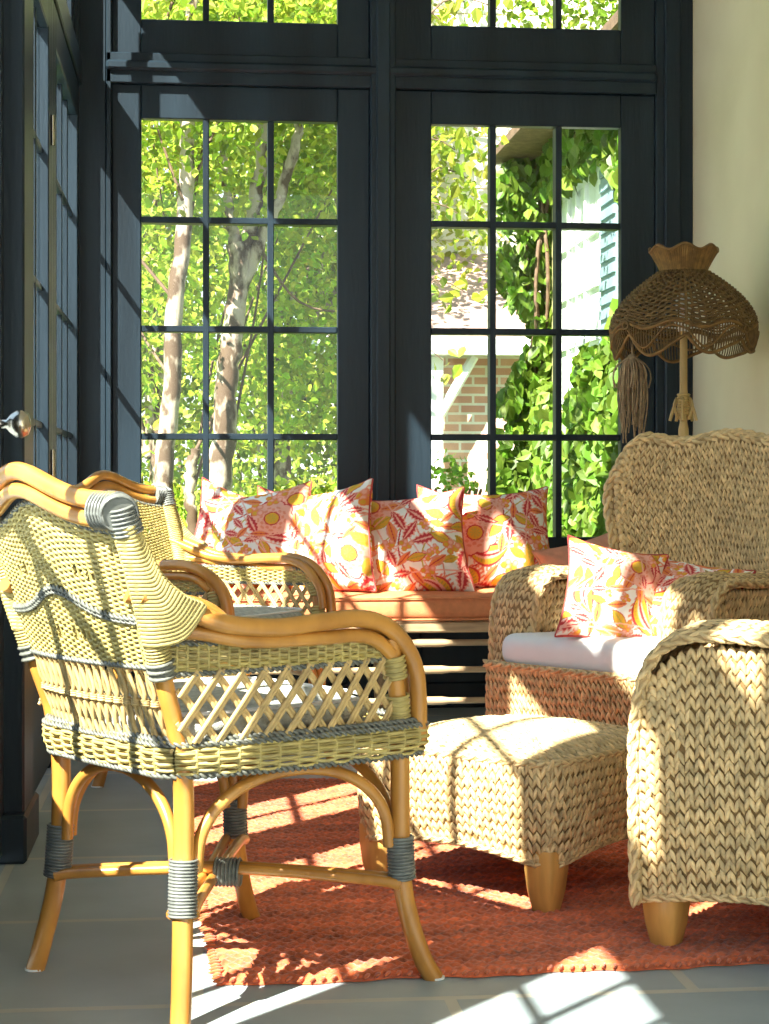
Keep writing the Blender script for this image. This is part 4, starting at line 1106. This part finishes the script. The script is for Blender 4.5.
for (px, Y, r, zt_, lab) in ((270, 13, .75, .98, 'low clipped round shrub in the middle of the left window, lit yellow-green'), (155, 13.6, .7, .95, 'low clipped shrub at the left edge of the left window behind the birch trunks'), (325, 14.5, .8, 1.10, 'clipped shrub at the right of the left window beside the post'), (215, 15, .9, 1.05, 'clipped shrub farther back between the two birches')):
    p = at(px, 480, Y); shrub(p[0], p[1], r, zt_ + .15, 2400, (.95, .95, 1), lab)
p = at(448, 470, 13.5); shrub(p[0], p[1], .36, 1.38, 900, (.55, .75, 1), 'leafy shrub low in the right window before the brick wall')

hg = empty('garden_hedge', (.2, 18.5, -.15)); m = MB()
for k in range(24):
    m.tube(spline([(-2.6 + k * .2, 0, 0), (-2.6 + k * .2 + .05, .1, .8), (-2.6 + k * .2, 0, 1.5)], 6), .02, 5)
m.build('stem', M['twig'], hg)
c = np.stack([rng.uniform(-3, 1.7, 9000), rng.uniform(-.5, .5, 9000), rng.uniform(0, 1.75, 9000)], 1); m = MB()
leaves(m, c, .085, (.9, .95, 1)); m.build('foliage', M['leaf'], hg, smooth=False); tag(hg, 'long loose hedge at the bottom of the left window behind the round shrubs', 'hedge')

# neighbouring house
hs = empty('neighbour_house', (2.6, 17.5, -.15)); ho = np.array([2.6, 17.5, -.15])
m = MB(); m.box(-1.2, 3.2, 0, 5, 0, 9)
for z in np.arange(1.9, 8.9, .17): m.box(-1.215, 3.215, -.03, 0.02, z, z + .155, .004)
m.build('clapboard_wall', M['siding'], hs, smooth=False)
m = MB(); m.box(-1.1, .62, -1.25, 0, 0, 2.28); m.build('brick_wall', M['brick'], hs, smooth=False)
m = MB(); m.add(np.array([(-1.6, -1.6, 2.25), (.95, -1.6, 2.25), (.95, -1.6, 2.33), (-1.6, -1.6, 2.33), (-1.6, .05, 3.35), (.95, .05, 3.35), (.95, .05, 3.25), (-1.6, .05, 3.25)]), [[[0, 1, 2, 3], [3, 2, 5, 4], [0, 7, 6, 1], [0, 3, 4, 7], [1, 6, 5, 2], [4, 5, 6, 7]]])
pr = m.build('porch_roof', M['roof'], hs, smooth=False)
m = MB(); m.box(-1.65, 1.0, -1.66, -1.60, 2.20, 2.36, .01); m.build('gutter', M['whitepaint'], pr, smooth=False)
m = MB(); m.box(-.55, -.43, -1.55, -1.43, 0, 2.2, .01); m.build('porch_post', M['whitepaint'], hs, smooth=False)
m = MB(); m.tube([(-.5, -1.5, 1.6), (-.85, -1.5, 2.2)], .045, 6).tube([(-.5, -1.5, 1.6), (-.15, -1.5, 2.2)], .045, 6); m.build('bracket', M['whitepaint'], hs, smooth=False)
m = MB(); m.box(.70, .86, -1.3, -1.14, 0, 2.3, .01); m.build('drainpipe', M['whitepaint'], hs, smooth=False)
fm = MB(); fm.box(1.15, 1.95, -.06, .02, 3.6, 4.9, .01); wf = fm.build('window', M['whitepaint'], hs, smooth=False)
fm = MB(); fm.box(1.23, 1.52, -.075, -.055, 3.68, 4.82).box(1.58, 1.87, -.075, -.055, 3.68, 4.82); fm.build('pane', M['shutter'], wf, smooth=False)
m = MB(); V = []
m.add(np.array([(-1.6, -.5, 8.9), (3.6, -.5, 8.9), (3.6, 5.5, 8.9), (-1.6, 5.5, 8.9), (-1.6, 2.5, 11), (3.6, 2.5, 11)]), [[[0, 1, 5, 4], [2, 3, 4, 5], [0, 3, 2, 1]], [[0, 4, 3], [1, 2, 5]]]); m.build('roof', M['roof'], hs, smooth=False)
tag(hs, 'sunlit pale clapboard house with a brick porch beyond the right window', 'building')

# vine-covered wing on the right
wg = empty('garden_wing', (2.42, 9.6, -.15)); X0, Y0, Y1 = 0., -1.6, 2.4
m = MB(); m.box(X0, X0 + 3, Y0, Y1, 0, 3.28); m.build('wing_wall', M['siding'], wg, smooth=False)
m = MB(); m.box(X0 - .05, X0 + .04, Y1 - .10, Y1 + .03, 0, 3.2, .008); m.build('corner_board', M['trim'], wg, smooth=False)
m = MB(); m.box(X0 - .07, X0 + .0, Y0, Y1, 3.02, 3.28, .01); m.build('frieze_board', M['trim'], wg, smooth=False)
m = MB(); m.box(X0 - .42, X0 + 3.2, Y0, Y1 + .4, 3.28, 3.36, .01); ev = m.build('eave', M['twig'], wg, smooth=False)
fm = MB(); y0_, y1_ = .95, 2.12
fm.box(X0 - .05, X0 + .02, y0_, y1_, 1.55, 2.98, .01); wf = fm.build('window', M['whitepaint'], wg, smooth=False)
fm = MB(); fm.box(X0 - .06, X0 - .045, y0_ + .08, y1_ - .08, 1.63, 2.9); fm.build('pane', M['glass'], wf, smooth=False)
fm = MB()
for k in range(1, 4): fm.box(X0 - .075, X0 - .05, y0_ + .08 + (y1_ - y0_ - .16) * k / 4 - .014, y0_ + .08 + (y1_ - y0_ - .16) * k / 4 + .014, 1.63, 2.9)
for k in range(1, 4): fm.box(X0 - .075, X0 - .05, y0_, y1_, 1.63 + 1.27 * k / 4 - .014, 1.63 + 1.27 * k / 4 + .014)
fm.build('glazing_bars', M['whitepaint'], wf, smooth=False)
fm = MB(); fm.box(X0 - .06, X0 + .01, y0_ - .48, y0_ - .04, 1.55, 2.98, .01)
for k in range(16): fm.box(X0 - .075, X0 - .055, y0_ - .44, y0_ - .08, 1.62 + k * .083, 1.67 + k * .083)
fm.build('shutter', M['shutter'], wg, smooth=False)
tag(wg, 'vine-clad garden wing with a shuttered white window, seen through the right window', 'building')
vn = empty('climbing_vine', (2.3, 9.9, -.15)); vo = np.array([2.3, 9.9, -.15])
def ivy(n, x0, x1, y0, y1, z0, z1, fn=None):
    c = np.stack([rng.uniform(x0, x1, n), rng.uniform(y0, y1, n), rng.uniform(z0, z1, n)], 1)
    return c if fn is None else c[fn(c)]
m = MB()
parts = [ivy(3300, 1.98, 2.50, 12.0, 12.35, -.1, 3.1, lambda c: c[:, 0] > 2.10 + .11 * np.sin(c[:, 2] * 4.1) - .06 * np.sin(c[:, 2] * 9)),
         ivy(8000, 2.22, 2.36, 8.6, 12.0, -.1, 1.72, lambda c: c[:, 2] < 1.50 + .25 * np.sin(c[:, 1] * 3.2)),
         ivy(4600, 2.26, 2.36, 8.0, 10.15, 1.3, 3.2, lambda c: (c[:, 1] < 9.75 + .35 * np.sin(c[:, 2] * 5))),
         ivy(260, 2.24, 2.36, 10.0, 11.9, 2.75, 3.15)]
leaves(m, np.vstack(parts) - vo, .105, (1.05, 1, 1), droop=1.6, dirn=(-.8, -.9, .5)); m.build('foliage', M['ivyleaf'], vn, smooth=False)
m = MB()
for k in range(12):
    y = rng.uniform(8.5, 12); P = [(2.39 - vo[0], y - vo[1] + rng.normal(0, .1) * i, z) for i, z in enumerate(np.linspace(0, rng.uniform(1.4, 3), 6))]
    m.tube(spline(P, 14), .012, 5)
for k in range(5):
    P = [(2.42 - .2 * rng.uniform() - vo[0], 12.1 - vo[1] + rng.normal(0, .05), z) for z in np.linspace(0, 3.1, 6)]; m.tube(spline(P, 14), .014, 5)
m.build('stem', M['twig'], vn)
tag(vn, 'dense green climbing vine with drooping lobed leaves covering the garden wing', 'vine')
